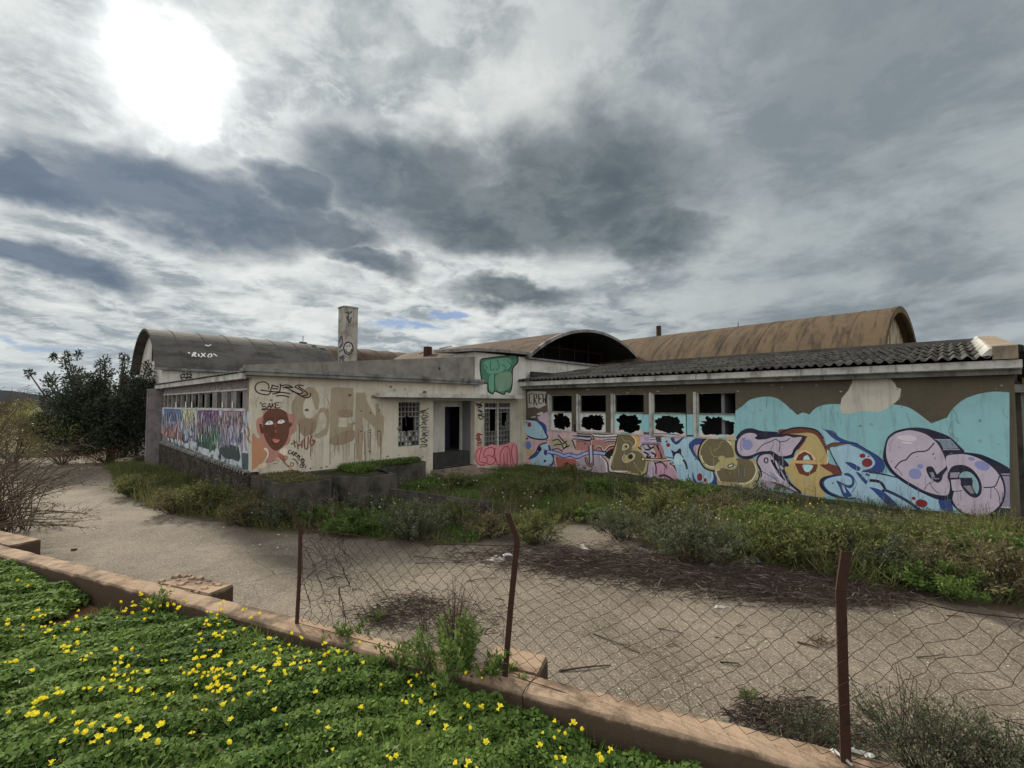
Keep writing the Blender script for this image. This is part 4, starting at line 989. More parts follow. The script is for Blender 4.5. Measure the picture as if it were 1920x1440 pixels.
m.poly([(890,790),(1000,785),(975,850),(885,850)], (150,142,152), False); m.poly([(895,880),(985,878),(1005,940),(1030,995),(910,1000)], LAV, False); m.stroke([(885,862),(990,862)], 12, NAVY, False)
m.ell(1262, 708, 92, 54, PURP, .3); m.ell(1136, 628, 42, 22, PURP, .15)
m.stroke([(1280,965),(1400,955),(1440,900),(1465,830)], 10, NAVY); m.stroke([(1400,960),(1450,1030),(1475,1150)], 6, NAVY); m.stroke([(920,1015),(1030,1000)], 6, NAVY)
m.org(0, 0, 1); r10 = random.Random(77)
for i in range(70):
    u = r10.uniform(1000, 1880); v = r10.uniform(by(u)-75, by(u)-18); c0 = r10.choice([(150,140,150),(120,150,160),(110,100,84),(160,156,150),(60,64,90)]); m.stroke([(u, v), (u+r10.uniform(-.6,.6), v+r10.uniform(6, 26))], r10.uniform(.5, 1.1), c0, False)
for i in range(26):
    u = r10.uniform(1385, 1885); v = r10.uniform(740, by(u)-20); q = [(u, v)]
    for k in range(5): q.append((q[-1][0]+r10.uniform(-4, 5), q[-1][1]+r10.uniform(2, 8)))
    m.stroke(q, r10.uniform(.4, .8), (96,92,84), False)
for i in range(60):
    u = r10.uniform(1000, 1885); v = r10.uniform(760, by(u)-6) if u > 1385 else r10.uniform(by(u)-50, by(u)-3); n_ = r10.randrange(5, 8); q = r10.uniform(.8, 2.6)
    m.poly([(u+math.cos(6.283*k/n_)*q*r10.uniform(.5,1.3), v+math.sin(6.283*k/n_)*q*r10.uniform(.5,1.2)) for k in range(n_)], r10.choice([(120,114,100),(150,146,134),(96,88,72)]), False)
m.build('letter_mural', rw, 'bubble letters in brown, lavender, yellow and light blue under a turquoise cloud')
# CREW tag block in the corner
q = Paint('X', XR, -1, .012); q.org(960, 560, .25)
q.poly([(115,700),(150,690),(258,698),(254,800),(225,812),(200,825),(170,812),(120,820)], (168,164,154), False)
for s_ in ([(150,712),(128,718),(130,780),(150,784)],[(165,800),(166,715),(184,718),(186,745),(168,752),(188,800)],[(222,716),(200,716),(202,786),(224,784)],[(202,752),(220,750)],[(232,712),(234,780),(242,745),(250,786),(254,712)]): q.stroke(s_, 7, BLK, False)
q.poly([(185,868),(215,850),(236,856),(220,872)], (180,170,160)); q.poly([(140,890),(175,880),(170,892)], (180,170,160))
q.build('crew_tag', rw)
# damp line and bare strip of wall base
# ---- facade graffiti (plane Y=0)
f = Paint('Y', 0, -1); F = (460, 700, .14583); f.org(*F)
FADE=(142,129,110); FAD2=(130,114,95)
f.poly([(590,480),(600,370),(650,290),(740,230),(810,170),(890,190),(940,260),(955,340),(940,470),(900,470),(870,360),(850,300),(780,320),(745,390),(742,500),(780,570),(830,582),(880,560),(930,500),(960,450),(1020,435),(1080,470),(1085,600),(1060,740),(1050,790),(940,840),(870,800),(930,770),(1030,700),(1050,600),(1010,500),(960,510),(930,620),(900,740),(760,800),(690,700),(640,620)], FADE, False)
f.poly([(1105,195),(1160,178),(1390,190),(1395,340),(1388,460),(1380,560),(1200,570),(1190,690),(1310,690),(1310,640),(1385,640),(1385,870),(1150,930),(1080,900),(1090,600),(1090,400)], FADE, False)
f.poly([(1425,250),(1545,248),(1560,350),(1640,500),(1680,560),(1672,400),(1710,380),(1730,500),(1780,560),(1780,740),(1750,960),(1700,930),(1660,700),(1600,640),(1510,560),(1510,900),(1500,1150),(1430,1100),(1410,700)], FADE, False)
f.poly([(1200,470),(1370,475),(1365,560),(1210,560)], FAD2); f.poly([(1100,830),(1380,720),(1385,860),(1150,930)], FAD2); f.poly([(680,600),(900,600),(880,760),(740,800)], FAD2)
r2 = random.Random(3)
for i in range(46):
    x = r2.choice([r2.uniform(600,900), r2.uniform(1080,1380), r2.uniform(1400,1760)]); y0 = r2.uniform(620,900); l_ = r2.uniform(120,420)
    y1 = min(y0+l_, 1180+(770-x)*.03); f.stroke([(x, y0), (x+r2.uniform(-3,3), y1)], r2.uniform(3, 9), r2.choice([FADE, FAD2, (120,90,72), (96,80,66)]), False)
f.build('faded_letters', off, 'big faded beige letters with drips')
f.poly([(90,790),(150,830),(230,850),(250,960),(300,1000),(260,1090),(180,1180),(100,1235),(88,1230)], (164,120,88)); f.poly([(140,640),(160,580),(220,550),(240,480),(320,450),(420,450),(520,490),(560,520),(640,530),(655,640),(650,740),(590,800),(560,900),(450,960),(430,1020),(470,1060),(480,1120),(420,1080),(300,1160),(270,1140),(300,1060),(290,980),(230,950),(180,800),(150,740)], (160,116,104))
f.poly([(160,1190),(240,1150),(300,1170),(200,1230)], (200,180,150)); f.poly([(235,970),(275,960),(300,1020),(290,1080),(262,1100),(280,1020)], (206,190,172)); f.poly([(440,1000),(500,960),(540,990),(530,1060),(470,1080)], (206,190,172))
f.poly([(235,590),(240,540),(280,490),(340,465),(420,460),(490,480),(535,530),(558,610),(560,740),(530,860),(470,950),(400,988),(340,960),(280,880),(240,780),(225,680)], (92,58,45)); f.stroke([(225,640),(230,560),(280,490),(350,462),(430,460),(500,485),(540,530)], 8, (88,40,30)); f.stroke([(560,620),(560,740),(530,860),(470,950),(400,990),(340,962),(280,880),(240,790)], 8, (88,40,30))
f.poly([(180,660),(205,650),(225,700),(235,770),(205,770),(190,720)], (88,52,40)); f.stroke([(180,655),(210,660),(225,760),(205,768),(190,720)], 6, (84,38,28)); f.poly([(562,650),(590,630),(600,660),(570,700)], (88,52,40))
f.poly([(300,600),(340,560),(380,600),(385,660),(360,740),(380,800),(340,830),(260,760),(250,660)], (84,50,38))
f.poly([(248,655),(290,612),(345,615),(362,650),(300,662)], (222,214,200)); f.poly([(412,640),(430,605),(480,596),(512,618),(470,645)], (222,214,200))
f.stroke([(246,655),(290,608),(350,612),(362,645)], 7, (60,28,24)); f.stroke([(410,630),(432,600),(480,590),(514,616)], 7, (60,28,24)); f.ell(305, 626, 9, 9, (60,40,40)); f.ell(460, 612, 9, 9, (60,40,40)); f.ell(305, 626, 4, 4, (20,10,10)); f.ell(460, 612, 4, 4, (20,10,10))
f.stroke([(240,590),(290,575),(350,585)], 10, (84,38,28)); f.stroke([(405,585),(450,572),(520,580)], 10, (84,38,28)); f.stroke([(375,620),(376,700),(360,745),(385,770)], 7, (92,42,32)); f.ell(385, 660, 12, 32, (150,76,58)); f.ell(392, 745, 14, 22, (150,72,56))
f.poly([(350,850),(385,840),(400,850),(440,855),(425,885),(395,894),(370,885)], (184,112,108)); f.stroke([(335,862),(350,895),(400,906),(440,880)], 6, (70,32,26)); f.ell(280, 782, 6, 6, (190,100,90))
f.stroke([(330,1140),(370,1120),(400,1110),(440,1130)], 10, (150,92,72)); f.stroke([(350,1165),(420,1150)], 9, (150,92,72)); f.poly([(420,1020),(470,1110),(520,1120),(500,1060)], (150,92,80))
f.stroke([(430,1060),(480,1120),(520,1110),(540,1080),(510,1060),(490,1090),(500,1150),(560,1190),(610,1190),(620,1160),(590,1150),(580,1180)], 11, (130,72,56)); f.stroke([(500,1130),(540,1190),(620,1250)], 9, (130,72,56))
f.build('painted_face', off, 'large brown painted face with white eyes and pale neck')
# GERS
f.stroke([(300,205),(300,150),(250,112),(170,120),(128,165),(132,215),(180,255),(285,275),(320,235),(195,215)], 11, BLK)
for s_ in ([(350,160),(325,225),(390,238),(450,232)],[(335,150),(430,175)],[(345,195),(420,200)],[(445,135),(455,160),(440,235)],[(445,160),(540,150),(610,185),(520,175),(480,190)],[(500,180),(560,200),(620,245)],[(350,268),(460,245),(580,262)],[(390,290),(480,285),(565,305)],[(750,160),(680,150),(640,175),(700,205),(740,240),(700,262),(640,240),(590,215)],[(680,165),(770,230),(800,270),(730,290)],[(620,235),(700,280),(770,312),(830,300),(840,250)]): f.stroke(s_, 11, (44,20,22))
f.build('spray_tag', off, 'GERS tag in dark brown spray')
for s_ in ([(270,390),(220,395),(222,425),(262,428),(268,450),(215,455)],[(285,455),(310,385),(325,450)],[(285,428),(335,425)],[(345,375),(340,445)],[(385,380),(350,412),(385,440)],[(440,375),(395,380),(392,440),(445,440)],[(395,410),(435,405)],[(205,470),(330,458)],[(185,378),(195,392)],[(200,372),(208,388)],[(455,368),(462,385)],[(470,430),(475,436)]): f.stroke(s_, 8, BLK)
f.ell(332, 343, 18, 10, BLK); f.ell(330, 341, 8, 4, (190,180,160))
f.build('spray_tag', off, 'small black SAKE tag')
for s_ in ([(590,910),(660,880)],[(625,855),(640,955)],[(670,900),(680,975)],[(735,860),(728,955)],[(670,935),(735,905)],[(755,840),(765,955),(800,960),(810,810)],[(860,800),(835,850),(840,920),(875,915),(885,860),(855,865)],[(870,885),(905,872)]): f.stroke(s_, 15, (112,60,50))
f.build('spray_tag', off, 'brown THUG tag')
for s_ in ([(590,985),(555,1000),(560,1030),(595,1025),(600,1005)],[(625,1000),(600,1035),(625,1050)],[(600,1020),(625,1022)],[(640,1015),(620,1065)],[(640,1015),(665,1030),(635,1040),(660,1070)],[(665,1085),(690,1045),(690,1100)],[(705,1060),(690,1105),(710,1120)],[(740,1090),(715,1130),(740,1150),(760,1120),(740,1090)],[(750,1130),(705,1180),(710,1210),(750,1200),(755,1150)],[(600,1100),(640,1110),(680,1170)],[(785,1185),(765,1225)],[(735,1232),(738,1238)],[(725,1170),(738,1195)]): f.stroke(s_, 8, (44,22,26))
for x, y in ((1490,482),(1608,510),(1720,480),(1488,745),(1605,730),(1718,745),(1605,760),(840,1222),(975,1215)): f.ell(x, y, 11, 9, (40,34,32))
f.build('spray_tag', off, 'slanted dark tag below THUG')
# black tags beside the windows
r3 = random.Random(5); f.org(680, 600, .20833)
for i in range(26):
    y = 810+i*13; x = 550+r3.uniform(-12,12); f.stroke([(x-r3.uniform(10,42), y+r3.uniform(-14,14)), (x+r3.uniform(-8,8), y+r3.uniform(-16,16)), (x+r3.uniform(8,44), y+r3.uniform(-18,18))], 5, BLK)
f.build('spray_tag', off)
for i in range(12):
    y = 750+i*12; x = 1050+i*1.5; f.stroke([(x-r3.uniform(10,36), y+r3.uniform(-14,14)), (x+r3.uniform(-8,8), y+r3.uniform(-16,16)), (x+r3.uniform(8,36), y+r3.uniform(-18,18))], 6, BLK)
f.build('spray_tag', off)
for i in range(12):
    y = 1025+i*9; x = 1045; f.stroke([(x-r3.uniform(6,30), y+r3.uniform(-12,12)), (x+r3.uniform(-8,8), y+r3.uniform(-12,12)), (x+r3.uniform(6,32), y+r3.uniform(-12,12))], 8, (124,30,36))
f.build('spray_tag', off, 'small red tag')
PKF=(196,128,134); PKO=(134,36,48)
f.poly([(1015,1170),(1050,1130),(1110,1150),(1150,1120),(1220,1130),(1280,1120),(1340,1100),(1380,1120),(1395,1200),(1385,1310),(1200,1305),(1060,1312),(1015,1270)], PKF)
for s_ in ([(1060,1150),(1022,1190),(1025,1270),(1070,1308),(1105,1285),(1050,1270),(1060,1190),(1075,1140)],[(1110,1160),(1090,1200),(1100,1240),(1130,1215),(1170,1230),(1190,1180),(1160,1145),(1115,1158)],[(1125,1240),(1120,1290),(1160,1300),(1195,1265),(1170,1230)],[(1200,1150),(1185,1190),(1210,1290),(1235,1300),(1240,1200),(1280,1140),(1320,1160),(1330,1290)],[(1270,1200),(1275,1290),(1300,1290),(1300,1190)],[(1350,1120),(1340,1200),(1360,1295),(1390,1290),(1385,1130)]): f.stroke(s_, 7, PKO)
f.build('graffiti', off, 'pink bubble graffiti with dark red outlines')
gt = Paint('Y', -.02, -1); gt.org(680, 600, .20833)
GR=(58,104,84); GR2=(88,138,116)
gt.opoly([(1060,370),(1120,345),(1240,330),(1380,320),(1395,380),(1350,440),(1345,580),(1325,650),(1290,640),(1270,670),(1190,640),(1170,665),(1130,640),(1125,570),(1095,570),(1070,530)], GR, BLK, 9)
gt.poly([(1090,380),(1200,350),(1320,345),(1330,420),(1240,470),(1130,480)], GR2); gt.poly([(1140,520),(1180,490),(1180,640),(1140,620)], GR2); gt.poly([(1200,500),(1330,470),(1330,600),(1220,640)], (100,128,108))
for s_ in ([(1090,400),(1120,430),(1100,460)],[(1150,370),(1150,450),(1185,440)],[(1210,360),(1230,420),(1200,450)],[(1250,400),(1290,430),(1260,470)],[(1300,370),(1340,410),(1310,460)],[(1185,480),(1185,640)]): gt.stroke(s_, 6, (30,60,52))
gt.build('graffiti', off, 'dark green graffiti on the tower wall')
# bare and chipped spots in the render
wr = Paint('Y', 0, -1, .0012); wr.org(0, 0, 1); r12 = random.Random(15)
for i in range(46):
    u = r12.uniform(480, 965); v = r12.choice([r12.uniform(722, 745), r12.uniform(846, 876), r12.uniform(740, 870)])
    if 742 < u < 900 and 748 < v < 880 and u > 805: continue
    n_ = 9; q = r12.uniform(.8, 3.4); wr.poly([(u+math.cos(6.283*k/n_)*q*r12.uniform(.5,1.6), v+math.sin(6.283*k/n_)*q*r12.uniform(.4,1.3)) for k in range(n_)], r12.choice([(104,98,86),(128,120,104),(84,78,68)]), False)
for i in range(16):
    u = r12.uniform(480, 960); v = r12.uniform(728, 850); q = [(u, v)]
    if 805 < u < 905: continue
    for k in range(6): q.append((q[-1][0]+r12.uniform(-3, 3), q[-1][1]+r12.uniform(2, 6)))
    wr.stroke(q, .55, (84,78,68), False)
wr.build('plaster_wear', off)
wr = Paint('X', XR, -1, .0012); wr.org(0, 0, 1)
for i in range(40):
    u = r12.uniform(1000, 1880); t_ = (u-972)/900; v = r12.uniform(733-t_*30, 742-t_*10); n_ = 8; q = r12.uniform(.6, 2.6)
    wr.poly([(u+math.cos(6.283*k/n_)*q*r12.uniform(.5,1.8), v+math.sin(6.283*k/n_)*q*r12.uniform(.3,.9)) for k in range(n_)], r12.choice([(150,144,130),(120,112,96),(70,62,50)]), False)
wr.build('plaster_wear', rw)
# ---- left side wall graffiti (plane X=0)
s = Paint('X', 0, -1); s.org(290, 720, .125); r4 = random.Random(9)
s.poly([(110,350),(1350,370),(1415,430),(1420,560),(1400,640),(1420,1330),(1300,1300),(900,1125),(600,1005),(200,845),(180,740),(100,740)], (166,172,178), False)
s.poly([(140,370),(390,375),(400,560),(330,600),(270,560),(215,600),(150,570)], (76,100,140), False); s.poly([(110,600),(200,570),(270,600),(400,560),(400,680),(340,730),(250,740),(200,640),(150,740),(110,720)], (176,96,100), False)
s.poly([(410,380),(600,380),(570,520),(500,560),(430,500)], (178,178,146), False); s.poly([(640,400),(960,385),(950,640),(650,620)], (92,64,104), False); s.poly([(640,600),(950,600),(950,820),(880,860),(800,900),(640,850)], (40,92,74), False)
s.poly([(1000,400),(1340,385),(1310,700),(1000,680)], (136,112,126), False); s.poly([(980,620),(1300,600),(1300,860),(1110,900),(980,860)], (134,132,160), False)
s.poly([(180,740),(300,720),(530,770),(640,840),(640,880),(560,850),(440,900),(400,830),(300,820),(190,800)], (56,44,50), False)
s.poly([(620,860),(760,880),(880,860),(930,960),(860,1000),(740,960),(640,930)], (52,60,62), False); s.poly([(980,910),(1130,900),(1260,950),(1290,1100),(1260,1170),(1170,1130),(1060,1120),(1000,1060),(1000,1150),(960,1100)], (50,60,58), False); s.poly([(1300,1030),(1405,1040),(1405,1290),(1310,1270)], (60,76,78), False)
zones = [(130,400,375,600,(88,108,142)),(130,400,590,720,(170,104,104)),(410,620,380,560,(172,172,146)),(410,620,520,760,(150,164,180)),(640,960,385,650,(98,74,108)),(640,960,600,900,(60,100,86)),(960,1310,390,640,(146,122,134)),(960,1310,600,900,(132,130,156))]
for i in range(430):
    x0, x1, y0, y1, c0 = r4.choice(zones); x = r4.uniform(x0-12, x1+12); yy = r4.uniform(y0, y1); l_ = r4.uniform(50, 210); bot = 800+(x-200)*.40; l_ = min(l_, bot-yy); l_ = min(l_, 1e9)
    if l_ < 25 or yy < 372: continue
    k = r4.uniform(.75, 1.22); s.stroke([(x, yy), (x+r4.uniform(-6,6), yy+l_*.5), (x+r4.uniform(-8,8), yy+l_)], r4.uniform(8, 26), tuple(int(min(235, (q*.7+42)*k)/14)*14 for q in c0), True, 3, True)
pal = [(168,170,178),(180,180,184),(92,76,112),(70,104,92),(146,118,124),(100,108,140),(160,154,140),(84,84,92),(164,148,156),(126,126,148)]
for i in range(200):
    x = r4.uniform(130, 1380); top_ = 375+r4.uniform(0, 420); l_ = r4.uniform(40, 190); bot = 800+(x-200)*.40
    if top_+l_ > bot: continue
    s.stroke([(x, top_), (x+r4.uniform(-16,16), top_+l_*.5), (x+r4.uniform(-14,14), top_+l_)], r4.uniform(4, 13), r4.choice(pal), True, 3, True)
for i in range(70):
    x = r4.uniform(200, 1380); y = 760+(x-200)*.36+r4.uniform(0,110); s.stroke([(x, y), (x+r4.uniform(-8,8), y+r4.uniform(30,90))], r4.uniform(6,14), r4.choice([(50,50,56),(60,90,90),(160,180,180),(44,52,56)]), True, 3, True)
s.stroke([(1350,640),(1390,660),(1400,760),(1380,800),(1420,880)], 14, (150,100,74)); s.stroke([(1345,700),(1350,900),(1370,1000)], 9, (130,80,60))
for s_ in ([(850,40),(870,110),(900,40)],[(930,60),(925,110),(950,70),(960,110),(985,30)],[(1110,40),(1125,90),(1150,50)]): s.stroke(s_, 8, (150,150,155))
for x in (318, 465, 555, 1015, 1165): s.poly([(x-10,350),(x-6,270),(x+6,262),(x+12,350)], (190,188,184), False)
s.build('graffiti', off, 'streaked multicoloured graffiti panels on the side wall')
# ============================================================ vegetation helpers (numpy)
class Leaves:
    """many small leaf faces -> one mesh with a per-vertex 'var' value for colour variation"""
    def __init__(s): s.V = []; s.F = []; s.A = []; s.n = 0; s.MI = []
    def quads(s, c, d, nrm, L, W, var, mi=0, tipw=.15, basew=.15):
        """c,d,nrm: (n,3); L,W,var: (n,). leaf = 4-vertex kite along d"""
        d = d/np.linalg.norm(d, axis=1)[:, None]; sd_ = np.cross(d, nrm); sd_ /= (np.linalg.norm(sd_, axis=1)[:, None]+1e-9)
        L = L[:, None]; W = W[:, None]; n = len(c)
        v = np.stack([c, c+d*L*.55+sd_*W*.5, c+d*L, c+d*L*.45-sd_*W*.5], 1).reshape(-1, 3)
        f = (np.arange(n)[:, None]*4+np.arange(4))+s.n
        s.V.append(v); s.F.append(f); s.A.append(np.repeat(var, 4)); s.MI.append(np.full(n, mi)); s.n += len(v)
    def build(s, name, mats, parent=None, loc=None):
        V = np.concatenate(s.V); F = np.concatenate(s.F); A = np.concatenate(s.A); MI = np.concatenate(s.MI)
        if loc is not None: V = V-np.array(loc)
        me = bpy.data.meshes.new(name); me.vertices.add(len(V)); me.vertices.foreach_set('co', V.astype(np.float32).ravel())
        k = F.shape[1]; me.loops.add(len(F)*k); me.loops.foreach_set('vertex_index', F.ravel().astype(np.int32))
        me.polygons.add(len(F)); me.polygons.foreach_set('loop_start', (np.arange(len(F))*k).astype(np.int32))
        me.polygons.foreach_set('loop_total', np.full(len(F), k, np.int32))
        for m_ in mats: me.materials.append(m_)
        me.polygons.foreach_set('material_index', MI.astype(np.int32))
        at = me.attributes.new('var', 'FLOAT', 'POINT'); at.data.foreach_set('value', A.astype(np.float32))
        me.update(calc_edges=True)
        o = bpy.data.objects.new(name, me); COL.objects.link(o)
        if loc is not None: o.location = loc
        if parent: o.parent = parent
        return o
def rdir(n, up=0.0, sp=1.0):
    v = nrg.normal(size=(n, 3))*sp; v[:, 2] += up; return v/np.linalg.norm(v, axis=1)[:, None]
m_dtree = leafmat('dark_tree_leaf', (.014, .021, .014), (.052, .066, .042), .2, .6, .25)
m_clover = leafmat('clover_leaf', (.040, .088, .020), (.175, .265, .060), .3, .75, .1)
m_grass = leafmat('meadow_grass', (.046, .066, .022), (.175, .185, .068), .3, .8, .1)
m_green = leafmat('fresh_weed', (.044, .088, .022), (.145, .21, .055), .3, .8, .1)
m_greyw = leafmat('grey_green_weed', (.048, .060, .036), (.135, .148, .090), .25, .8, .1)
m_olive = leafmat('olive_dry_weed', (.060, .058, .030), (.185, .165, .085), .25, .8, .1)
m_brownl = leafmat('brown_leaf', (.06, .04, .022), (.14, .10, .055), .2)
m_ylgreen = leafmat('yellow_green_leaf', (.07, .09, .025), (.20, .21, .07), .35)
m_petal = leafmat('yellow_petal', (.80, .66, .015), (.88, .78, .06), .25, .6, .2)
m_stem = simple('green_stem', (.09, .15, .05), .7, .2, 30)
m_whitef = simple('pale_flower', (.7, .68, .5), .8, .1, 30)

# ============================================================ low wall and bed
WT = 1.05
A_ = hZ(167, 1060, WT); B_ = hZ(1560, 1400, WT); wd = Vector((B_.x-A_.x, B_.y-A_.y)).normalized(); wn = Vector((-wd.y, wd.x))
if (Vector((0, 0))-Vector((A_.x, A_.y))).dot(wn) < 0: wn = -wn     # wn points at the camera side
def W2(s_, d, z=0.): return Vector((A_.x+wd.x*s_+wn.x*d, A_.y+wd.y*s_+wn.y*d, z))
def Wc(p): q = Vector((p.x-A_.x, p.y-A_.y)); return q.dot(wd), q.dot(wn)
def spx(u, v): return Wc(hZ(u, v, WT))[0]
WW = .21; S0 = spx(-60, 1003); S1 = spx(2150, 1545)
lw = empty('low_wall', W2(0, 0, 0), math.atan2(wd.y, wd.x), 'low reddish concrete wall running across the foreground under the wire fence', 'wall')
def WL(s_, d, z): return (s_, d*(1 if wn.dot(Vector((-wd.y, wd.x))) > 0 else -1), z)
mb = MB(); n_ = 110; rw_ = random.Random(4)
ring = []
for i in range(n_+1):
    s_ = S0+(S1-S0)*i/n_; j = lambda a: rw_.uniform(-a, a)
    ring.append([WL(s_, 0+j(.006), 0), WL(s_, 0+j(.004), WT-.02+j(.004)), WL(s_, .018+j(.004), WT-.004+j(.004)), WL(s_, WW*.5, WT+.004+j(.004)), WL(s_, WW-.018+j(.004), WT-.004+j(.004)), WL(s_, WW+j(.004), WT-.02+j(.004)), WL(s_, WW, 0)])
for i in range(n_):
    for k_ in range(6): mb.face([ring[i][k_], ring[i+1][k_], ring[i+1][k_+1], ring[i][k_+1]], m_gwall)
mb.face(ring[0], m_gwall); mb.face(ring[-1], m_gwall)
mb.build('wall', lw)
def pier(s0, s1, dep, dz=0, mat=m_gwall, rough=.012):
    mb = MB(); j = lambda: rw_.uniform(-rough, rough)
    P = [(s0,-.001),(s1,-.001),(s1,-dep),(s0,-dep)]
    lo = [WL(a_+j(), b_, 0) for a_, b_ in P]; hi = [WL(a_+j(), b_+(j() if b_ < -.01 else 0), WT+dz+j()*.6) for a_, b_ in P]
    mb.hexa(lo+hi, mat); o = mb.build('pier', lw)
    bm = bmesh.new(); bm.from_mesh(o.data); bmesh.ops.bevel(bm, geom=bm.edges[:], offset=.012, segments=2, affect='EDGES'); bm.to_mesh(o.data); bm.free(); return o
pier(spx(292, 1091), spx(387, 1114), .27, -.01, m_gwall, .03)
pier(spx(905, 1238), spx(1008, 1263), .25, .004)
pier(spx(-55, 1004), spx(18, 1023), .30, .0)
mb = MB(); r5 = random.Random(8)     # broken mortar crumbs on the left pier
for i in range(26):
    s_ = r5.uniform(spx(292,1091)-.05, spx(375,1110)); d_ = r5.uniform(-.25, .05); q = r5.uniform(.015, .05); z = WT-.01
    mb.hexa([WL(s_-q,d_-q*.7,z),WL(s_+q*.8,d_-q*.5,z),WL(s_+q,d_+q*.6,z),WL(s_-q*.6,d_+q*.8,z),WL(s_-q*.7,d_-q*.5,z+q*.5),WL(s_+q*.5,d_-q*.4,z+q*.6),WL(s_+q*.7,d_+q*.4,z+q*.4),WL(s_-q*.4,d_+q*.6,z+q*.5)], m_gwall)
mb.build('broken_mortar', lw)
pt_ = MB()   # dark crack across the wall next to the middle pier
zz = WT+.006
c1_ = [Wc(hZ(u, v, WT)) for u, v in ((1012,1262),(1000,1275),(985,1292),(979,1306))]
pt_.tube([WL(a_, b_, zz) for a_, b_ in c1_]+[WL(c1_[-1][0], WW+.004, WT-.1)],   .0028, m_black, 4); pt_.build('crack', lw)
DCAM = Wc(Vector((0, 0, 0)))[1]; SCAM = Wc(Vector((0, 0, 0)))[0]
sR = spx(1010, 1270)
def zb(s_, d):
    d = d-WW; base = .80+.10*min(1, max(0, (s_-spx(330,1102))/.9))+.10*min(1, max(0, d)/1.1)+.10*min(1, max(0, (d-1.0))/2)
    t = min(1, max(0, (s_-sR+.45)/.9)); drop = .09*t*t*(3-2*t)*max(0, 1-max(0, d)/1.7)
    tl = min(1, max(0, (spx(150,1060)-s_)/.9)); lift = .10*tl*math.exp(-(d/.8)**2)
    return base-drop+lift+.018*math.sin(s_*5.1+d*2)+.015*math.sin(d*7.3-s_*2.2)
def w2px(p):
    x, y, z = p[0], p[1], p[2]-EYE; yc = y*math.cos(PIT)+z*math.sin(PIT); zc_ = -y*math.sin(PIT)+z*math.cos(PIT)
    return (960+FPX*x/max(yc, .01), 720-FPX*zc_/max(yc, .01)) if yc > .05 else (-9999, 9999)
def redsoil(u, v):
    best = 9
    for (x0, y0, x1, y1, w_) in ((228,1116,170,1150,34),(170,1150,90,1182,26),(205,1128,235,1150,30)):
        t = max(0, min(1, ((u-x0)*(x1-x0)+(v-y0)*(y1-y0))/((x1-x0)**2+(y1-y0)**2))); d = math.hypot(u-x0-t*(x1-x0), (v-y0-t*(y1-y0))*1.6)/w_
        best = min(best, d)
    return best
mb = MB(); ss_ = np.arange(S0-.5, S1+.5, .09); ds_ = np.arange(WW, 5.6, .09)
gv = [[W2(a_, b_, zb(a_, b_)) for b_ in ds_] for a_ in ss_]
ka = mb.m(m_bed); kb = mb.m(m_red)
mb.v = [tuple(p) for row in gv for p in row]; nd_ = len(ds_)
for i in range(len(ss_)-1):
    for j in range(nd_-1):
        c = gv[i][j]; u, v = w2px(c); mb.f.append((i*nd_+j, i*nd_+j+1, (i+1)*nd_+j+1, (i+1)*nd_+j)); mb.mi.append(kb if redsoil(u, v) < 1.25 else ka)
tag(mb.build('flower_bed_soil', None, True), kind='structure')

# clover carpet
def clover_ok(u, v):
    if redsoil(u, v) < 1.0: return False
    lim = 955+(v-1292)*2.3
    if u > lim:
        for (x, y, rx, ry) in ((1195,1430,58,30),(1425,1450,80,26),(1345,1446,30,18),(1130,1410,40,36),(1060,1350,25,25)):
            if ((u-x)/rx)**2+((v-y)/ry)**2 < 1: return True
        return False
    return -160 < u < 1500 and v < 1560
P_ = []; cnt = 0
NT = 40000
while len(P_) < NT and cnt < 600000:
    cnt += 1
    s_ = rng.uniform(S0, sR+1.5); d_ = WW+rng.random()**.9*3.6
    p = W2(s_, d_, 0); z = zb(s_, d_)
    u, v = w2px((p.x, p.y, z+.05))
    if not clover_ok(u, v): continue
    mound = .09+.035*math.sin(s_*3.1+1+1.5*math.sin(d_*1.9))*math.sin(d_*3.2+math.sin(s_*2.3))+.022*math.sin(s_*9.7)*math.sin(d_*8.3+s_)+.02*math.sin(s_*21+d_*17)
    if u > 1100: mound *= .9
    h_ = max(.02, mound)*(1-.55*rng.random()**2.2)+rng.uniform(0, .02)
    if d_ < WW+.06: h_ *= .8
    P_.append((p.x, p.y, z+h_, h_))
P_ = np.array(P_); n = len(P_)
c = P_[:, :3]; yaw = nrg.uniform(0, 2*np.pi, n); nr = rdir(n, 2.2); sz = nrg.uniform(.0125, .024, n)*1.3
# larger leaves for far positions (same look, fewer faces)
far = np.clip((np.hypot(c[:, 0], c[:, 1])-2.2)/4, 0, 1); sz *= 1+.45*far
ref = np.stack([np.cos(yaw), np.sin(yaw), np.zeros(n)], 1); t1 = ref-(ref*nr).sum(1)[:, None]*nr; t1 /= np.linalg.norm(t1, axis=1)[:, None]; t2 = np.cross(nr, t1)
V = []; 
shape = [(0, 0), (-.52, .55), (-.42, 1.0), (0, .84), (.42, 1.0), (.52, .55)]
for k in range(3):
    a0 = k*2*np.pi/3; d1 = t1*math.cos(a0)+t2*math.sin(a0); d2 = -t1*math.sin(a0)+t2*math.cos(a0)
    pts_ = []
    for (x, y) in shape:
        up = -.28*y*y+.18*abs(x)*2
        pts_.append(c+(d2*x+d1*(y+.08)+nr*up)*sz[:, None])
    V.append(np.stack(pts_, 1))
V = np.concatenate(V).reshape(-1, 3); m6 = len(V)//6
me = bpy.data.meshes.new('clover'); me.vertices.add(len(V)); me.vertices.foreach_set('co', V.astype(np.float32).ravel())
me.loops.add(len(V)); me.loops.foreach_set('vertex_index', np.arange(len(V), dtype=np.int32)); me.polygons.add(m6)
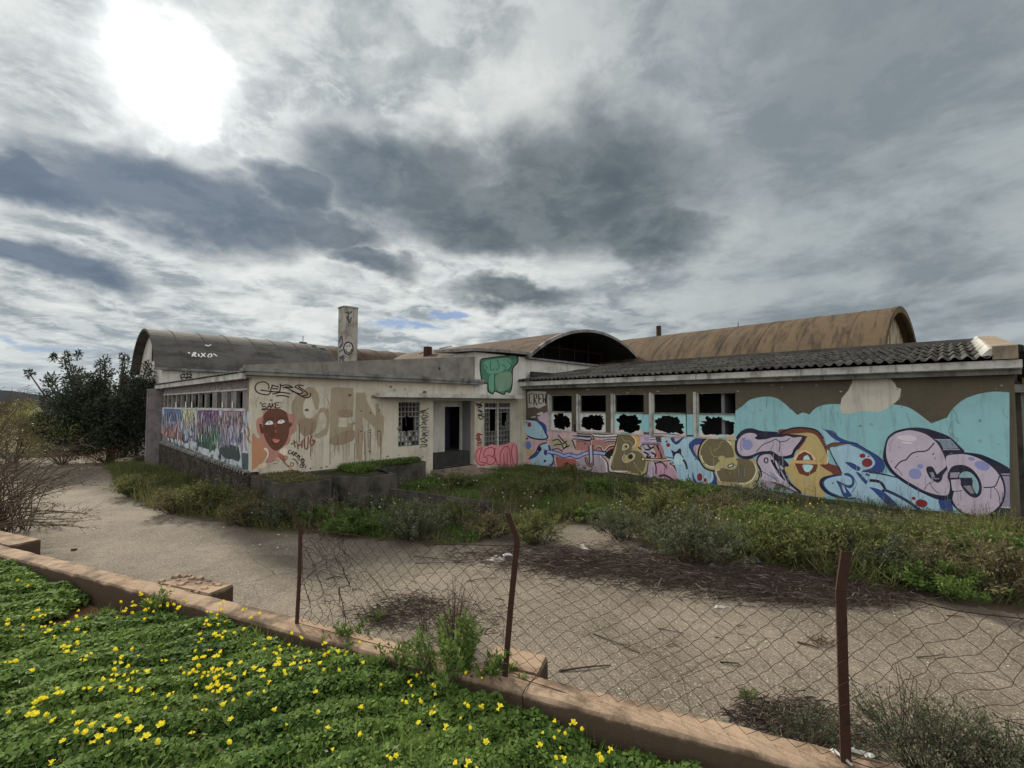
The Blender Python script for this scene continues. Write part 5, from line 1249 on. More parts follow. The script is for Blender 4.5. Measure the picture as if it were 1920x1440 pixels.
me.polygons.foreach_set('loop_start', (np.arange(m6)*6).astype(np.int32)); me.polygons.foreach_set('loop_total', np.full(m6, 6, np.int32))
me.materials.append(m_clover); vv = np.clip(nrg.normal(.42, .22, n)+.25*(np.sin(c[:, 0]*3.3)*np.sin(c[:, 1]*4.1)), 0, 1); vv = np.tile(vv, 3)
at = me.attributes.new('var', 'FLOAT', 'POINT'); at.data.foreach_set('value', np.repeat(vv, 6).astype(np.float32)); me.update(calc_edges=True)
o = bpy.data.objects.new('clover', me); COL.objects.link(o); tag(o, 'dense green clover carpet covering the flower bed in the foreground', 'ground cover', kind='stuff')
# grass tufts and thin stalks through the clover
L_ = Leaves(); pts = []
while len(pts) < 2600:
    s_ = rng.uniform(S0, sR+.6); d_ = WW+rng.random()*3.2; p = W2(s_, d_, 0); z = zb(s_, d_); u, v = w2px((p.x, p.y, z))
    if clover_ok(u, v) and math.sin(s_*2.3)*math.sin(d_*3.7+1) > .1: pts.append((p.x, p.y, z+.03))
pts = np.array(pts); n = len(pts); L_.quads(pts, rdir(n, 1.6), rdir(n), nrg.uniform(.08, .17, n), nrg.uniform(.003, .006, n), nrg.uniform(.2, 1, n))
tag(L_.build('bed_grass', [m_clover]), 'thin grass blades growing through the clover', 'grass', kind='stuff')

# yellow flowers: a few meshes, each flower an object of its own
def flower_mesh(seed, h):
    r = random.Random(seed); mb = MB(); k = mb.m(m_stem)
    lean = Vector((r.uniform(-.25, .25), r.uniform(-.25, .25), 1)); pts = [Vector((0, 0, 0)), lean*h*.5+Vector((r.uniform(-.01,.01), 0, 0)), lean*h]
    mb.tube(pts, [.0016, .0013, .001], m_stem, 4); top = pts[-1]
    heads = [(top, 1.0)] + ([(top+Vector((r.uniform(-.02,.02), r.uniform(-.02,.02), r.uniform(-.035,.01))), .8)] if r.random() < .5 else [])
    for (c0, sc3) in heads:
        ax = Vector((r.uniform(-.9, .9), r.uniform(-.9, .9), 1)).normalized(); a1 = ax.orthogonal().normalized(); a2 = ax.cross(a1)
        op = r.uniform(.55, 1.15)*sc3
        for q in range(5):
            t = 2*math.pi*q/5; d = a1*math.cos(t)+a2*math.sin(t); sdv = -a1*math.sin(t)+a2*math.cos(t)
            P = lambda y, x, z: tuple(c0+(d*y*op+sdv*x+ax*z)*.019*sc3)
            mb.face([P(.05,-.08,0), P(.05,.08,0), P(.65,.38,.75), P(1.05,.22,.85), P(1.08,-.22,.85), P(.65,-.38,.75)], m_petal)
    me = mb.build('tmp'); d_ = me.data; bpy.data.objects.remove(me); at = d_.attributes.new('var', 'FLOAT', 'POINT')
    at.data.foreach_set('value', [r.random() for _ in d_.vertices]); return d_
fm = [flower_mesh(i, h) for i, h in enumerate((.12, .15, .18, .13, .16, .20))]
fpx = []
C5 = [(1150,580,75,34,34),(1270,685,60,28,14),(1200,300,45,30,10),(1200,390,50,14,8),(960,240,50,28,13),(730,260,52,22,12),(690,490,28,34,8),(480,310,25,18,5),(345,330,30,22,6),(130,330,95,24,16),(260,310,30,20,4),(240,765,70,30,12),(540,880,65,36,14),(620,625,55,18,12),(390,470,55,26,9),(1640,520,150,62,34),(1750,540,30,12,3),(880,950,30,26,5),(220,845,40,15,5),(1355,570,40,22,6),(1460,605,30,10,2),(880,720,25,14,3),(640,700,60,30,8),(100,560,60,20,5),(40,75,30,8,3),(180,100,40,20,3),(820,200,30,26,5),(1370,220,30,36,4),(1560,235,24,14,3),(1245,210,10,10,2)]
rf_ = random.Random(21)
for (x, y, sx_, sy_, k) in C5:
    for i in range(int(k*.95)): fpx.append(((x+rf_.gauss(0, sx_*1.15))/3, 1060+(y+rf_.gauss(0, sy_*1.2))/3))
C6 = [(250,395),(200,435),(210,320),(260,318),(245,485),(140,490),(50,485),(225,545),(70,595),(535,495),(565,580),(560,605),(495,630),(585,675),(500,670),(620,695),(365,645),(510,720),(585,750),(515,772),(645,770),(640,825),(570,860),(20,805),(15,880),(195,935),(75,1005),(105,1105),(425,1050),(795,835),(885,805),(860,795),(860,900),(1005,770),(950,1005),(820,1050),(805,1105),(910,1115),(1130,1105),(925,545),(950,455),(1280,885),(1300,900),(1330,895),(1355,880),(1380,880),(1260,945),(1450,900),(1470,875),(1340,990),(1315,1055),(1355,1085),(1355,1120),(1625,970),(1570,1045),(1590,1100),(1610,1115),(440,1040),(690,850),(210,760),(210,795)]
fpx += [(600+x/3, 1060+y/3) for x, y in C6]
for i in range(30): fpx.append((rf_.uniform(0, 700), rf_.uniform(1170, 1435)))
fpx.sort(key=lambda q: -q[1]); fst = MB()
for i, (u, v) in enumerate(fpx):
    k = rf_.randrange(6); h = (.12, .15, .18, .13, .16, .20)[k]
    z = .95
    for it in range(4):
        p = hZ(u, v, z); s_, d_ = Wc(p); z = zb(s_, max(d_, WW+.03))+h+.035
    s_, d_ = Wc(hZ(u, v, z)); d_ = max(d_, WW+.04)
    b = W2(s_, d_, zb(s_, d_)+.03); zs_ = max(.6, min(1.5, (hZ(u, v, z).z-b.z)/h))
    if i >= 290:
        src = fm[k]; rot = rf_.uniform(0, 6.28); cr, sr = math.cos(rot), math.sin(rot)
        for pf in src.polygons:
            fst.face([(b.x+(src.vertices[q].co.x*cr-src.vertices[q].co.y*sr), b.y+(src.vertices[q].co.x*sr+src.vertices[q].co.y*cr), b.z+src.vertices[q].co.z*max(1, zs_)) for q in pf.vertices], src.materials[pf.material_index])
        continue
    o = bpy.data.objects.new('yellow_flower', fm[k]); COL.objects.link(o); o.location = b; o.rotation_euler = (0, 0, rf_.uniform(0, 6.28)); s3 = rf_.uniform(.65, 1.05); o.scale = (s3, s3, s3*zs_ if zs_ > 1 else s3)
    tag(o, 'small bright yellow wood sorrel flower on a thin stem in the green clover bed', 'flower', 'yellow flowers in the clover bed')

if fst.v: tag(fst.build('far_flowers'), 'more yellow flowers towards the far end of the clover bed', 'flowers', kind='stuff')
# broader leaves and dead stems mixed into the clover
L_ = Leaves(); pts = []
while len(pts) < 900:
    s_ = rng.uniform(S0, sR+1.0); d_ = WW+rng.random()*3.0; p = W2(s_, d_, 0); z = zb(s_, d_); u, v = w2px((p.x, p.y, z))
    if clover_ok(u, v) and math.sin(s_*4.3+2)*math.sin(d_*5.1) > .25: pts.append((p.x, p.y, z+.06))
pts = np.array(pts); n = len(pts); L_.quads(pts, rdir(n, 1.0), rdir(n), nrg.uniform(.05, .11, n), nrg.uniform(.010, .02, n), nrg.uniform(.3, 1, n))
tag(L_.build('bed_weeds', [m_green]), 'longer lance shaped weed leaves scattered in the clover', 'weeds', kind='stuff')
L_ = Leaves(); n = 1500; pts = []
while len(pts) < n:
    s_ = rng.uniform(S0, sR+1.0); d_ = WW+rng.random()*3.0; p = W2(s_, d_, 0); z = zb(s_, d_); u, v = w2px((p.x, p.y, z))
    if clover_ok(u, v): pts.append((p.x, p.y, z+.07+.04*rng.random()))
pts = np.array(pts); L_.quads(pts, rdir(n, .1), rdir(n, 1), nrg.uniform(.02, .06, n), nrg.uniform(.004, .012, n), nrg.uniform(.2, 1, n))
tag(L_.build('dead_leaves', [m_brownl]), 'dry brown bits lying in the clover', 'leaf litter', kind='stuff')

# ============================================================ meadow weeds
edge_w = [hZ(u, v, 0) for u, v in edge]
def asph_in(x, y):  # point is on the asphalt side
    for (p, q) in zip(edge_w, edge_w[1:]):
        if p.x <= x <= q.x:
            t = (x-p.x)/(q.x-p.x+1e-9); return y < p.y+(q.y-p.y)*t
    return False
def okveg(x, y):
    l = w2loc(Vector((x, y, 0)))
    if l.x > -.12 and l.y > -.05: return False
    if l.x > XR-.05: return l.y < YE-.3
    if rx0-.2 < l.x < rx1+.6 and l.y > -1.0: return False
    for (x0, y0, x1, y1) in PLANT:
        if x0 < l.x < x1 and y0 < l.y < y1: return False
    return True
q0 = hZl(567, 906, .84); PLANT = [(0, q0.y, q0.x, 0)]
def vnoise(x, y): return .5+.25*math.sin(x*1.7+1.3*math.sin(y*1.1))+.25*math.sin(y*2.3+1.7*math.sin(x*.9+.6))
Gr = {0: [], 1: [], 2: []}
cnt = 0
while cnt < 260000:
    cnt += 1
    x = rng.uniform(-19, 16); y = rng.uniform(3.2, 24)
    if asph_in(x, y) or not okveg(x, y): continue
    u, v = w2px((x, y, .2))
    if not (-60 < u < 1990) or u < 195 and x < -12: continue
    if y > 20 and x < -14: continue
    # bare sandy patch in the middle
    if ((u-1110)/95)**2+((v-990)/17)**2 < 1 and rng.random() < .93: continue
    a_ = vnoise(x*.9, y*.9); dens = .55+.45*a_
    e = 9
    if rng.random() > dens: continue
    t = vnoise(x*1.9+5, y*1.7)
    left = u < 560
    k = 0 if (left and t > .25) else (2 if (t < .42 and 560 < u < 1500 and v < 960) else (1 if t > .72 else 0))
    if 560 < u < 900 and t < .55: k = 2
    h = rng.uniform(.10, .36)*(.75+1.15*a_*a_+.35*vnoise(x*3.1, y*2.7))
    if w2loc(Vector((x, y, 0))).x > XR-1.5: h *= .5
    if k == 2: h *= .6
    if u > 1560: h *= 1.25
    Gr[k].append((x, y, h))
for k, mt, nm, lb in ((0, m_grass, 'meadow_grass', 'olive dry grass and weeds filling the courtyard edge'), (1, m_olive, 'dry_weeds', 'brownish dry weed stalks between the grass'), (2, m_green, 'green_weeds', 'low fresh green weeds in the courtyard')):
    G = np.array(Gr[k]); n = len(G); c = np.stack([G[:, 0], G[:, 1], np.zeros(n)], 1); L_ = Leaves()
    for rep in range(1):
        L_.quads(c, rdir(n, 2.0 if k < 2 else 1.3), rdir(n), G[:, 2], nrg.uniform(.010, .022, n)*(1 if k < 2 else 1.8), np.clip(nrg.normal(.45, .28, n), 0, 1))
    if k < 2 or True:   # side leaflets
        for q in range(2 if k < 2 else 3):
            cc = c+rdir(n, .5)*np.array([.05, .05, .0])+np.stack([np.zeros(n), np.zeros(n), G[:, 2]*nrg.uniform(.3, .95, n)], 1)
            L_.quads(cc, rdir(n, .6), rdir(n), nrg.uniform(.03, .08, n), nrg.uniform(.010, .022, n), np.clip(nrg.normal(.5, .3, n), 0, 1))
    tag(L_.build(nm, [mt]), lb, 'grass' if k < 2 else 'weeds', kind='stuff')
# tiny flowers scattered in the meadow
mb = MB(); r6 = random.Random(12)
for (u, v, su, sv, k, mt) in ((1265,945,60,14,26,0),(1490,948,26,10,26,0),(1160,958,40,12,22,1),(700,895,30,6,10,1),(760,945,60,10,18,1),(830,905,40,10,14,1),(1380,960,60,16,20,1),(1000,930,60,10,12,1),(420,950,120,20,18,1),(1560,985,90,22,14,1),(720,880,40,3,10,0)):
    for i in range(k):
        p = hZ(u+r6.gauss(0, su), v+r6.gauss(0, sv), .36)
        if not okveg(p.x, p.y) or asph_in(p.x, p.y): continue
        q = r6.uniform(.008, .015); z = p.z; mb.tube([(p.x, p.y, 0), (p.x, p.y, z)], .003, m_stem, 3)
        mb.face([(p.x-q,p.y-q,z),(p.x+q,p.y-q*.6,z+q*.5),(p.x+q*.8,p.y+q,z+q),(p.x-q,p.y+q*.8,z+q*.6)], m_petal if mt == 0 else m_whitef)
        mb.face([(p.x-q,p.y,z-q*.5),(p.x+q,p.y,z-q*.4),(p.x+q,p.y+.004,z+q),(p.x-q,p.y+.004,z+q)], m_petal if mt == 0 else m_whitef)
tag(mb.build('meadow_flowers'), 'scattered pale and yellow blossoms in the courtyard weeds', 'flowers', kind='stuff')

# tall thin stalks standing above the weeds
mb = MB(); r11 = random.Random(31); k_ = 0
while k_ < 420:
    u, v = r11.choice([(r11.uniform(1150,1900), r11.gauss(985,35)), (r11.uniform(980,1500), r11.uniform(895,960)), (r11.uniform(560,960), r11.gauss(985,20)), (r11.uniform(230,560), r11.uniform(920,990))])
    p = hZ(u, v, 0)
    if not okveg(p.x, p.y) or asph_in(p.x, p.y): continue
    k_ += 1; h = r11.uniform(.35, .85); a, b = r11.gauss(0, .12), r11.gauss(0, .12); t_ = Vector((a*h*1.6, b*h, h)); q = Vector((p.x, p.y, 0))
    mt = m_twig if r11.random() < .6 else m_twig2
    mb.tube([q, q+t_*.5+Vector((r11.gauss(0,.02), 0, 0)), q+t_], [.006, .005, .003], mt, 3, False)
    for j in range(r11.randrange(1, 5)):
        s0 = q+t_*r11.uniform(.4, .9); mb.tube([s0, s0+Vector((r11.gauss(0,.09), r11.gauss(0,.07), r11.uniform(.04,.14)))], .003, mt, 3, False)
tag(mb.build('weed_stalks'), 'thin dry stalks standing above the courtyard weeds', 'weeds', kind='stuff')
# individual weed bushes
def bush_parts(seed, r, h, nst, nl, lmat, lsz, upb=.9, name='stem'):
    """returns (stems mesh object, leaves object) centred at origin"""
    rr = random.Random(seed); mb = MB(); tips = []
    for i in range(nst):
        a = rr.uniform(0, 6.28); q = rr.random()**.6*r; hh = h*rr.uniform(.55, 1.0)*(1-.35*(q/r)**2)
        b = Vector((math.cos(a)*q*.25, math.sin(a)*q*.25, 0)); t = Vector((math.cos(a)*q, math.sin(a)*q, hh)); mid_ = (b+t)/2+Vector((rr.uniform(-.06,.06)*h, rr.uniform(-.06,.06)*h, hh*.08))
        pp = crom([tuple(b), tuple(mid_), tuple(t)], False, 3); mb.tube(pp, [.006*(1-j/len(pp)*.7)*h**.5 for j in range(len(pp))], m_twig, 3, False); tips.append((b, mid_, t))
    st = mb.build('stem'); L_ = Leaves(); k = len(tips); idx = nrg.integers(0, k, nl); tt = nrg.uniform(.25, 1.04, nl)**.8
    B = np.array([tuple(q[0]) for q in tips]); Md = np.array([tuple(q[1]) for q in tips]); T = np.array([tuple(q[2]) for q in tips])
    t_ = tt[:, None]; pos = (1-t_)**2*B[idx]+2*t_*(1-t_)*Md[idx]+t_**2*T[idx]+nrg.normal(size=(nl, 3))*.022*h**.5
    dirs = (T-B)[idx]/h*.8+rdir(nl, .3); L_.quads(pos, dirs, rdir(nl), nrg.uniform(.6, 1.3, nl)*lsz, nrg.uniform(.25, .5, nl)*lsz, np.clip(nrg.normal(.4, .25, nl)+.35*(tt-.6), 0, 1))
    lf = L_.build('foliage', [lmat]); return st, lf
protos = {'grey': bush_parts(1, .5, .6, 60, 3200, m_greyw, .045), 'olive': bush_parts(2, .5, .62, 70, 2600, m_olive, .045), 'green': bush_parts(3, .5, .5, 50, 2600, m_green, .06), 'mix': bush_parts(4, .5, .65, 70, 2800, m_grass, .05)}
used_b = set()
def weed(kind, u, v, w_, h_, label, name='weed_bush', cat='weed', group='weed bushes in the courtyard', z=0.):
    p = hZ(u, v, z); root = empty(name, p, rng.uniform(0, 6.28), label, cat, group)
    for o in protos[kind]:
        if kind in used_b: c = o.copy(); COL.objects.link(c)
        else: c = o
        c.parent = root; c.location = (0, 0, 0)
    used_b.add(kind); root.scale = (w_, w_, h_*1.15/.6); return root
WB = [('mix',255,930,1.6,.55,'olive weed bush at the left end of the strip, beside the stone plinth'),
('olive',330,962,1.5,.6,'yellowish weed bush at the asphalt edge below the graffiti side wall'),
('mix',400,960,1.7,.72,'tall olive weed mound in front of the stone plinth'),
('olive',465,985,1.3,.6,'brown twiggy weed bush below the office corner'),
('grey',530,985,1.5,.62,'dark grey weed bush before the left planter'),
('green',600,985,1.3,.5,'green weed clump left of the first fence post top'),
('green',665,1000,1.5,.55,'bright green leafy weed clump with tiny yellow flowers at the asphalt edge'),
('grey',775,1012,1.6,.72,'large dark green weed bush at the asphalt edge below the lower planter wall'),
('mix',860,985,1.2,.5,'small weed bush between the planter wall and the second fence post'),
('olive',925,1005,1.5,.45,'pale dry grass clump behind the second fence post'),
('mix',1010,1020,1.5,.55,'green weed bush right of the second fence post'),
('green',1105,975,1.6,.42,'fresh green clump beside the bare sandy patch'),
('grey',1165,1010,1.5,.6,'grey weed bush at the right end of the bare sandy patch'),
('mix',1230,985,1.8,.78,'tall olive bush in the middle of the courtyard'),
('grey',1300,1052,1.9,.85,'biggest grey green bush standing behind the twig litter'),
('green',1400,1035,1.5,.5,'green weed clump right of the grey green bush'),
('mix',1480,1055,1.7,.7,'olive weed bush behind the mesh, left of the third fence post'),
('olive',1350,965,1.7,.5,'dry olive bush below the brown letter of the mural'),
('mix',1580,1060,1.8,.75,'weed bush just behind the top of the third fence post'),
('grey',1670,1080,1.6,.6,'dark grey bush right of the third fence post'),
('green',1775,1120,1.3,.55,'bright green weed clump at the asphalt edge on the right'),
('olive',1860,1120,1.9,.85,'tall dry grass bush at the right edge of the photo'),
('mix',1730,1045,2.0,.6,'olive bush in front of the lavender letters'),
('grey',1560,985,1.6,.38,'dark twiggy bush below the blue letter of the mural'),
('olive',1800,1010,1.7,.4,'tall twiggy dry bush under the last round letter of the mural'),
('grey',1200,915,1.5,.42,'dark weed bush against the mural wall under the brown B'),
('mix',1075,900,1.6,.5,'weed clump against the mural wall below the second window'),
('green',955,905,1.9,.42,'fresh green clump by the inner corner of the two wings'),
('grey',590,955,1.5,.55,'dark weed bush against the front of the corner planter'),
('olive',500,960,1.5,.65,'dry weed bush where the corner planter meets the stone plinth'),
('grey',690,962,1.4,.45,'dark weed bush at the foot of the tall planter'),
('green',790,925,1.7,.4,'green clump on the ground right of the tall planter'),
('mix',860,915,1.6,.4,'weed clump in front of the porch steps'),
('green',1290,935,1.8,.6,'green bush against the mural wall between the B and the S'),
('grey',1430,950,1.8,.6,'dark bush against the mural wall under the T'),
('grey',1640,1000,1.7,.42,'dark bush under the blue tail of the R'),
('olive',1890,1010,1.6,.45,'tall dry bush at the outer corner of the mural wing'),
('green',1560,1030,1.8,.6,'green bush between the mural and the third fence post'),
('mix',1040,935,1.9,.55,'broad green weed mound in the middle of the courtyard left of the bare patch'),
('green',1130,930,1.9,.6,'yellow green mound between the bare patch and the mural wall'),
('olive',1240,940,1.6,.5,'dry bush before the green bush at the B'),
('mix',960,935,1.6,.5,'weed mound right of the low retaining wall end'),
('green',1450,1000,2.0,.6,'fresh green mound below the T of the mural'),
('green',1900,1075,1.9,.7,'dense green bush at the right edge of the photo')]
for a_ in WB: weed(*a_)
# ============================================================ planters and low retaining walls
def planter(label, poly, z, th=.12, soil_z=None, mat=m_conc):
    root = empty('planter', (poly[0][0], poly[0][1], 0), 0, label, 'planter', 'concrete planters in front of the office wing')
    cx_ = sum(p[0] for p in poly)/len(poly); cy_ = sum(p[1] for p in poly)/len(poly)
    mb = MB(); n = len(poly); o_ = Vector((poly[0][0], poly[0][1]))
    inn = []
    for i in range(n):
        p = Vector(poly[i][:2]); a = (Vector(poly[i-1][:2])-p).normalized(); b = (Vector(poly[(i+1) % n][:2])-p).normalized(); s = abs(a.cross(b)) if abs(a.cross(b)) > .2 else .2
        inn.append(p+(a+b)*th/s)
    for i in range(n):
        j = (i+1) % n; P = [Vector(poly[i][:2])-o_, Vector(poly[j][:2])-o_, inn[j]-o_, inn[i]-o_]
        mb.hexa([(q.x, q.y, 0) for q in P]+[(q.x, q.y, z) for q in P], mat)
    mb.build('wall', root)
    mb = MB(); mb.face([((q-o_).x, (q-o_).y, z-.05) for q in inn], m_bed); mb.build('soil', root)
    return root, inn
def wxy(X, Y): p = loc2w(X, Y); return (p.x, p.y)
def fill(inn, z, n, mt, hmin, hmax, name, label, parent=None, wid=.012):
    xs = [p.x for p in inn]; ys = [p.y for p in inn]; P = []
    def inside(x, y):
        c = False; j = len(inn)-1
        for i in range(len(inn)):
            if (inn[i].y > y) != (inn[j].y > y) and x < (inn[j].x-inn[i].x)*(y-inn[i].y)/(inn[j].y-inn[i].y)+inn[i].x: c = not c
            j = i
        return c
    while len(P) < n:
        x, y = rng.uniform(min(xs), max(xs)), rng.uniform(min(ys), max(ys))
        if inside(x, y): P.append((x, y, z))
    P = np.array(P); L_ = Leaves(); L_.quads(P, rdir(n, 1.6), rdir(n), nrg.uniform(hmin, hmax, n), nrg.uniform(.6, 1.6, n)*wid, nrg.uniform(0, 1, n))
    P2 = P.copy(); P2[:, 2] += nrg.uniform(.2, .9, n)*hmax; L_.quads(P2, rdir(n, .2), rdir(n), nrg.uniform(.03, .05, n), nrg.uniform(.02, .035, n), nrg.uniform(.2, 1, n))
    return tag(L_.build(name, [mt]), label, 'grass', kind='stuff')
qx, qy = q0.x, q0.y; q1 = hZl(625, 900, .84)
pl1 = [wxy(.0, -.09), wxy(.0, qy), wxy(q1.x, qy), wxy(q1.x, -.09)]
pr, inn = planter('long grassy planter at the corner under the painted face', pl1, .84)
fill(inn, .78, 5200, m_olive, .05, .14, 'planter_grass', 'low olive grass in the planter under the painted face')
PLANT.append((0, qy, q1.x, 0))
r0 = hZl(627, 878, .92); r1 = hZl(727, 890, .82)
pl2 = [wxy(q1.x+.06, -.09), wxy(q1.x+.06, min(r0.y, -1.0)), wxy(q1.x+.9, qy-.15), wxy(q1.x+1.9, qy-.1), wxy(q1.x+2.0, -.6), wxy(rx0-.75, -.6), wxy(rx0-.75, -.09)]
pr2, inn2 = planter('tall stained concrete planter with green clover left of the porch steps', pl2, .80)
cu_ = Vector(wxy(q1.x+1.3, -.09)); inn2 = [p for p in inn2]; inn2 = [Vector(wxy(q1.x+1.2,-.2)), Vector(wxy(q1.x+1.25,-1.3)), Vector(wxy(q1.x+1.9,-1.2)), Vector(wxy(q1.x+2.0,-.55)), Vector(wxy(rx0-.9,-.5)), Vector(wxy(rx0-.9,-.2))]
fill(inn2, .75, 5200, m_green, .10, .24, 'planter_clover', 'bright green clover with tiny flowers in the planter by the porch', wid=.03)
lwl = empty('retaining_wall', hZ(727, 917, .4), 0, 'low weathered concrete wall running right from the tall planter into the weeds', 'wall')
a0, a1 = hZ(720, 914, .42), hZ(917, 942, .40); dv = (a1-a0); nv = Vector((-dv.y, dv.x, 0)).normalized()*.13; o_ = lwl.location
mb = MB(); P = [a0-o_, a1-o_, a1-o_+nv, a0-o_+nv]; mb.hexa([(p.x, p.y, -o_.z) for p in P]+[(p.x, p.y, 0) for p in P], m_conc); mb.build('wall', lwl)
lwl2 = empty('retaining_wall', hZ(678, 938, .3), 0, 'lowest weathered wall strip at the foot of the tall planter', 'wall')
a0, a1 = hZ(672, 936, .22), hZ(768, 956, .22); dv = (a1-a0); nv = Vector((-dv.y, dv.x, 0)).normalized()*.13; o_ = lwl2.location
mb = MB(); P = [a0-o_, a1-o_, a1-o_+nv, a0-o_+nv]; mb.hexa([(p.x, p.y, -o_.z) for p in P]+[(p.x, p.y, a0.z-o_.z) for p in P], m_conc); mb.build('wall', lwl2)

# ============================================================ concrete table by the tree, far kerb
tb = empty('concrete_table', hZ(275, 850, 0), FANG, 'old grey concrete wash table against the left wing beside the dark tree', 'table')
mb = MB(); mb.box((-1.1,-.4,.74),(1.0,.4,.86), m_conc); mb.build('table_top', tb)
for x in (-1.0, -.05, .85):
    mb = MB(); mb.box((x,-.36,0),(x+.13,.36,.74), m_conc); mb.build('leg', tb)
mb = MB(); mb.tube([(-.8,-.42,.6),(-.5,-.45,.45),(-.2,-.42,.62)], .03, m_black, 6); mb.build('hose', tb)
kb_ = empty('low_wall', hZ(80, 858, 0), 0, 'far low pale wall at the edge of the yard behind the bare shrub', 'wall')
a0, a1 = hZ(-60, 862, 0)-kb_.location, hZ(168, 853, 0)-kb_.location; dv = a1-a0; nv = Vector((-dv.y, dv.x, 0)).normalized()*.25
mb = MB(); P = [a0, a1, a1+nv, a0+nv]; mb.hexa([(p.x, p.y, 0) for p in P]+[(p.x, p.y, .32) for p in P], m_greytrim); mb.build('wall', kb_)

# ============================================================ fence
fe = empty('wire_fence', W2(0, 0, 0), 0, 'rusty sagging chain link fence on bent angle iron posts along the low wall', 'fence')
FO = fe.location; D0 = .11    # fence line distance from the far edge of the wall
def pick(u, v, d0=D0):   # point on the vertical fence plane
    d = ray(u, v); q = Vector((d.x, d.y)); o_ = Vector((0, 0))-Vector((A_.x, A_.y)); t = (d0-o_.dot(wn))/q.dot(wn); return Vector((0, 0, EYE))+d*t
def post(pts, wdt=.038):
    P = [pick(u, v)-FO for u, v in pts]; P[0].z = WT-.01
    mb = MB(); X = Vector((wd.x, wd.y, 0)); Y = Vector((wn.x, wn.y, 0)); w_ = wdt; t = .005
    w2_ = w_*.5; prof = [(-w_/2,0),(w_/2,0),(w_/2,t),(-w_/2+t,t),(-w_/2+t,w2_),(-w_/2,w2_)]; k = mb.m(m_rust); base = 0
    for p in P:
        for (a, b) in prof: mb.v.append(tuple(p+X*a-Y*b))
    for i in range(len(P)-1):
        for j in range(6):
            j2 = (j+1) % 6; mb.f.append((i*6+j, i*6+j2, (i+1)*6+j2, (i+1)*6+j)); mb.mi.append(k)
    mb.f.append(tuple(range(6))); mb.mi.append(k); mb.f.append(tuple((len(P)-1)*6+j for j in range(6))); mb.mi.append(k)
    return mb.build('post', fe)
post([(556,1168),(561,1080),(563,990),(556,975),(533,933)])
post([(946,1240),(958,1130),(969,1022),(968,1008),(951,962)])
post([(1587,1428),(1582,1280),(1579,1165),(1577,1112),(1582,1075),(1588,1034)], .043)
post([(2090,1540),(2085,1300),(2080,1130)])
def fv(u, v): return pick(u, v)-FO
# netting: woven zigzag wires between a bottom curve and a (sagging) top curve, both read along the fence
sec = [(557, 1166, 996), (640, 1186, 1003), (760, 1214, 1018), (870, 1240, 1022), (948, 1258, 1024), (975, 1262, 1060), (1130, 1312, 1075), (1300, 1355, 1088), (1450, 1394, 1096), (1575, 1426, 1108), (1700, 1465, 1126), (1800, 1490, 1146), (1950, 1520, 1162), (2080, 1545, 1170)]
def lerp_sec(s_):
    pass
SB = [(Wc(pick(u, vb)), pick(u, vb).z, pick(u, vt).z) for u, vb, vt in sec]
def zr(s_):
    for (a, z0, z1), (b, y0, y1) in zip(SB, SB[1:]):
        if a[0] <= s_ <= b[0]: t = (s_-a[0])/(b[0]-a[0]); return max(WT+.01, z0+(y0-z0)*t), z1+(y1-z1)*t
    return (WT+.01, WT+.6)
fs0, fs1 = SB[0][0][0], SB[-1][0][0]; CW = .056; r7 = random.Random(17)
ncol = int((fs1-fs0)/CW); net = MB()
def disp(s_, t):
    a = math.sin(s_*2.1+1)*.02+math.sin(s_*5.3+t*4)*.012; b = math.sin(t*6+s_*3.3)*.018+math.sin(s_*7.7-t*5)*.010
    k = math.exp(-((s_-fs0)/.55)**2)   # crushed net beside the first post
    k3 = min(1, max(0, (s_-S3)/.3)); a += k3*(.035*math.sin(s_*9+t*5)+.02*math.sin(s_*23+t*11)); b += k3*(.04*math.sin(s_*6.5+1)+.02*math.sin(t*9+s_*15)); a += k*.05*math.sin(t*17+s_*40); b += k*.03*math.sin(s_*60)
    return a, b
NRW = 16; S3 = Wc(pick(1590, 1300))[0]
def netpt(s_, t):
    z0, z1 = zr(min(max(s_, fs0+.001), fs1-.001)); a, b = disp(s_, t); fall = math.sin(t*math.pi)
    return W2(min(max(s_+a*fall, fs0), fs1), D0-.015+.035*math.sin(s_*2.9+t*2)*fall, z0+(z1-z0)*t+b*fall)-FO
skip = 0
for ci in range(-1, ncol+1):
    s_ = fs0+ci*CW; hw = CW*.5; pts = []
    rows = NRW if s_ > fs0+.5 else NRW+4
    for j in range(rows*1+1):
        t = j/rows; sg = 1 if j % 2 == 0 else -1; sg *= (1 if ci % 2 == 0 else -1)*1
        pts.append((s_+CW*.5+sg*hw*1.02*(1 if ci % 2 == 0 else 1), t))
    # neighbours mirror each other so that the bends hook together
    fine = crom(pts, False, 3)
    net.tube([netpt(a, t) for a, t in fine], .0017, m_wire, 3, False)
# extra loose loops of the crushed part
for i in range(9):
    s_ = fs0+r7.uniform(0, .5); pts = [(s_, 0)]
    for j in range(1, 9): pts.append((s_+r7.uniform(-.07, .07), j/8))
    net.tube([netpt(a, t) for a, t in crom(pts, False, 3)], .0019, m_wire, 3, False)
net.build('netting', fe)
def wire(pts, r=.003, name='wire', n=6):
    mb = MB(); mb.tube([fv(u, v) for u, v in crom(pts, False, n)], r, m_wire, 4, False); return mb.build(name, fe)
wire([(535,937),(620,955),(730,973),(860,975),(951,966)], .0014)
wire([(560,992),(640,1000),(760,1016),(870,1021),(968,1024)])
wire([(566,985),(620,1015),(700,1085),(742,1140),(770,1150)], .0022)
wire([(972,1058),(1130,1074),(1300,1087),(1450,1095),(1569,1108)], .0022)
wire([(1571,1106),(1690,1120),(1800,1146),(1960,1164)], .0028)
wire([(972,1018),(1010,990),(1080,1020),(1160,1040)], .0014)
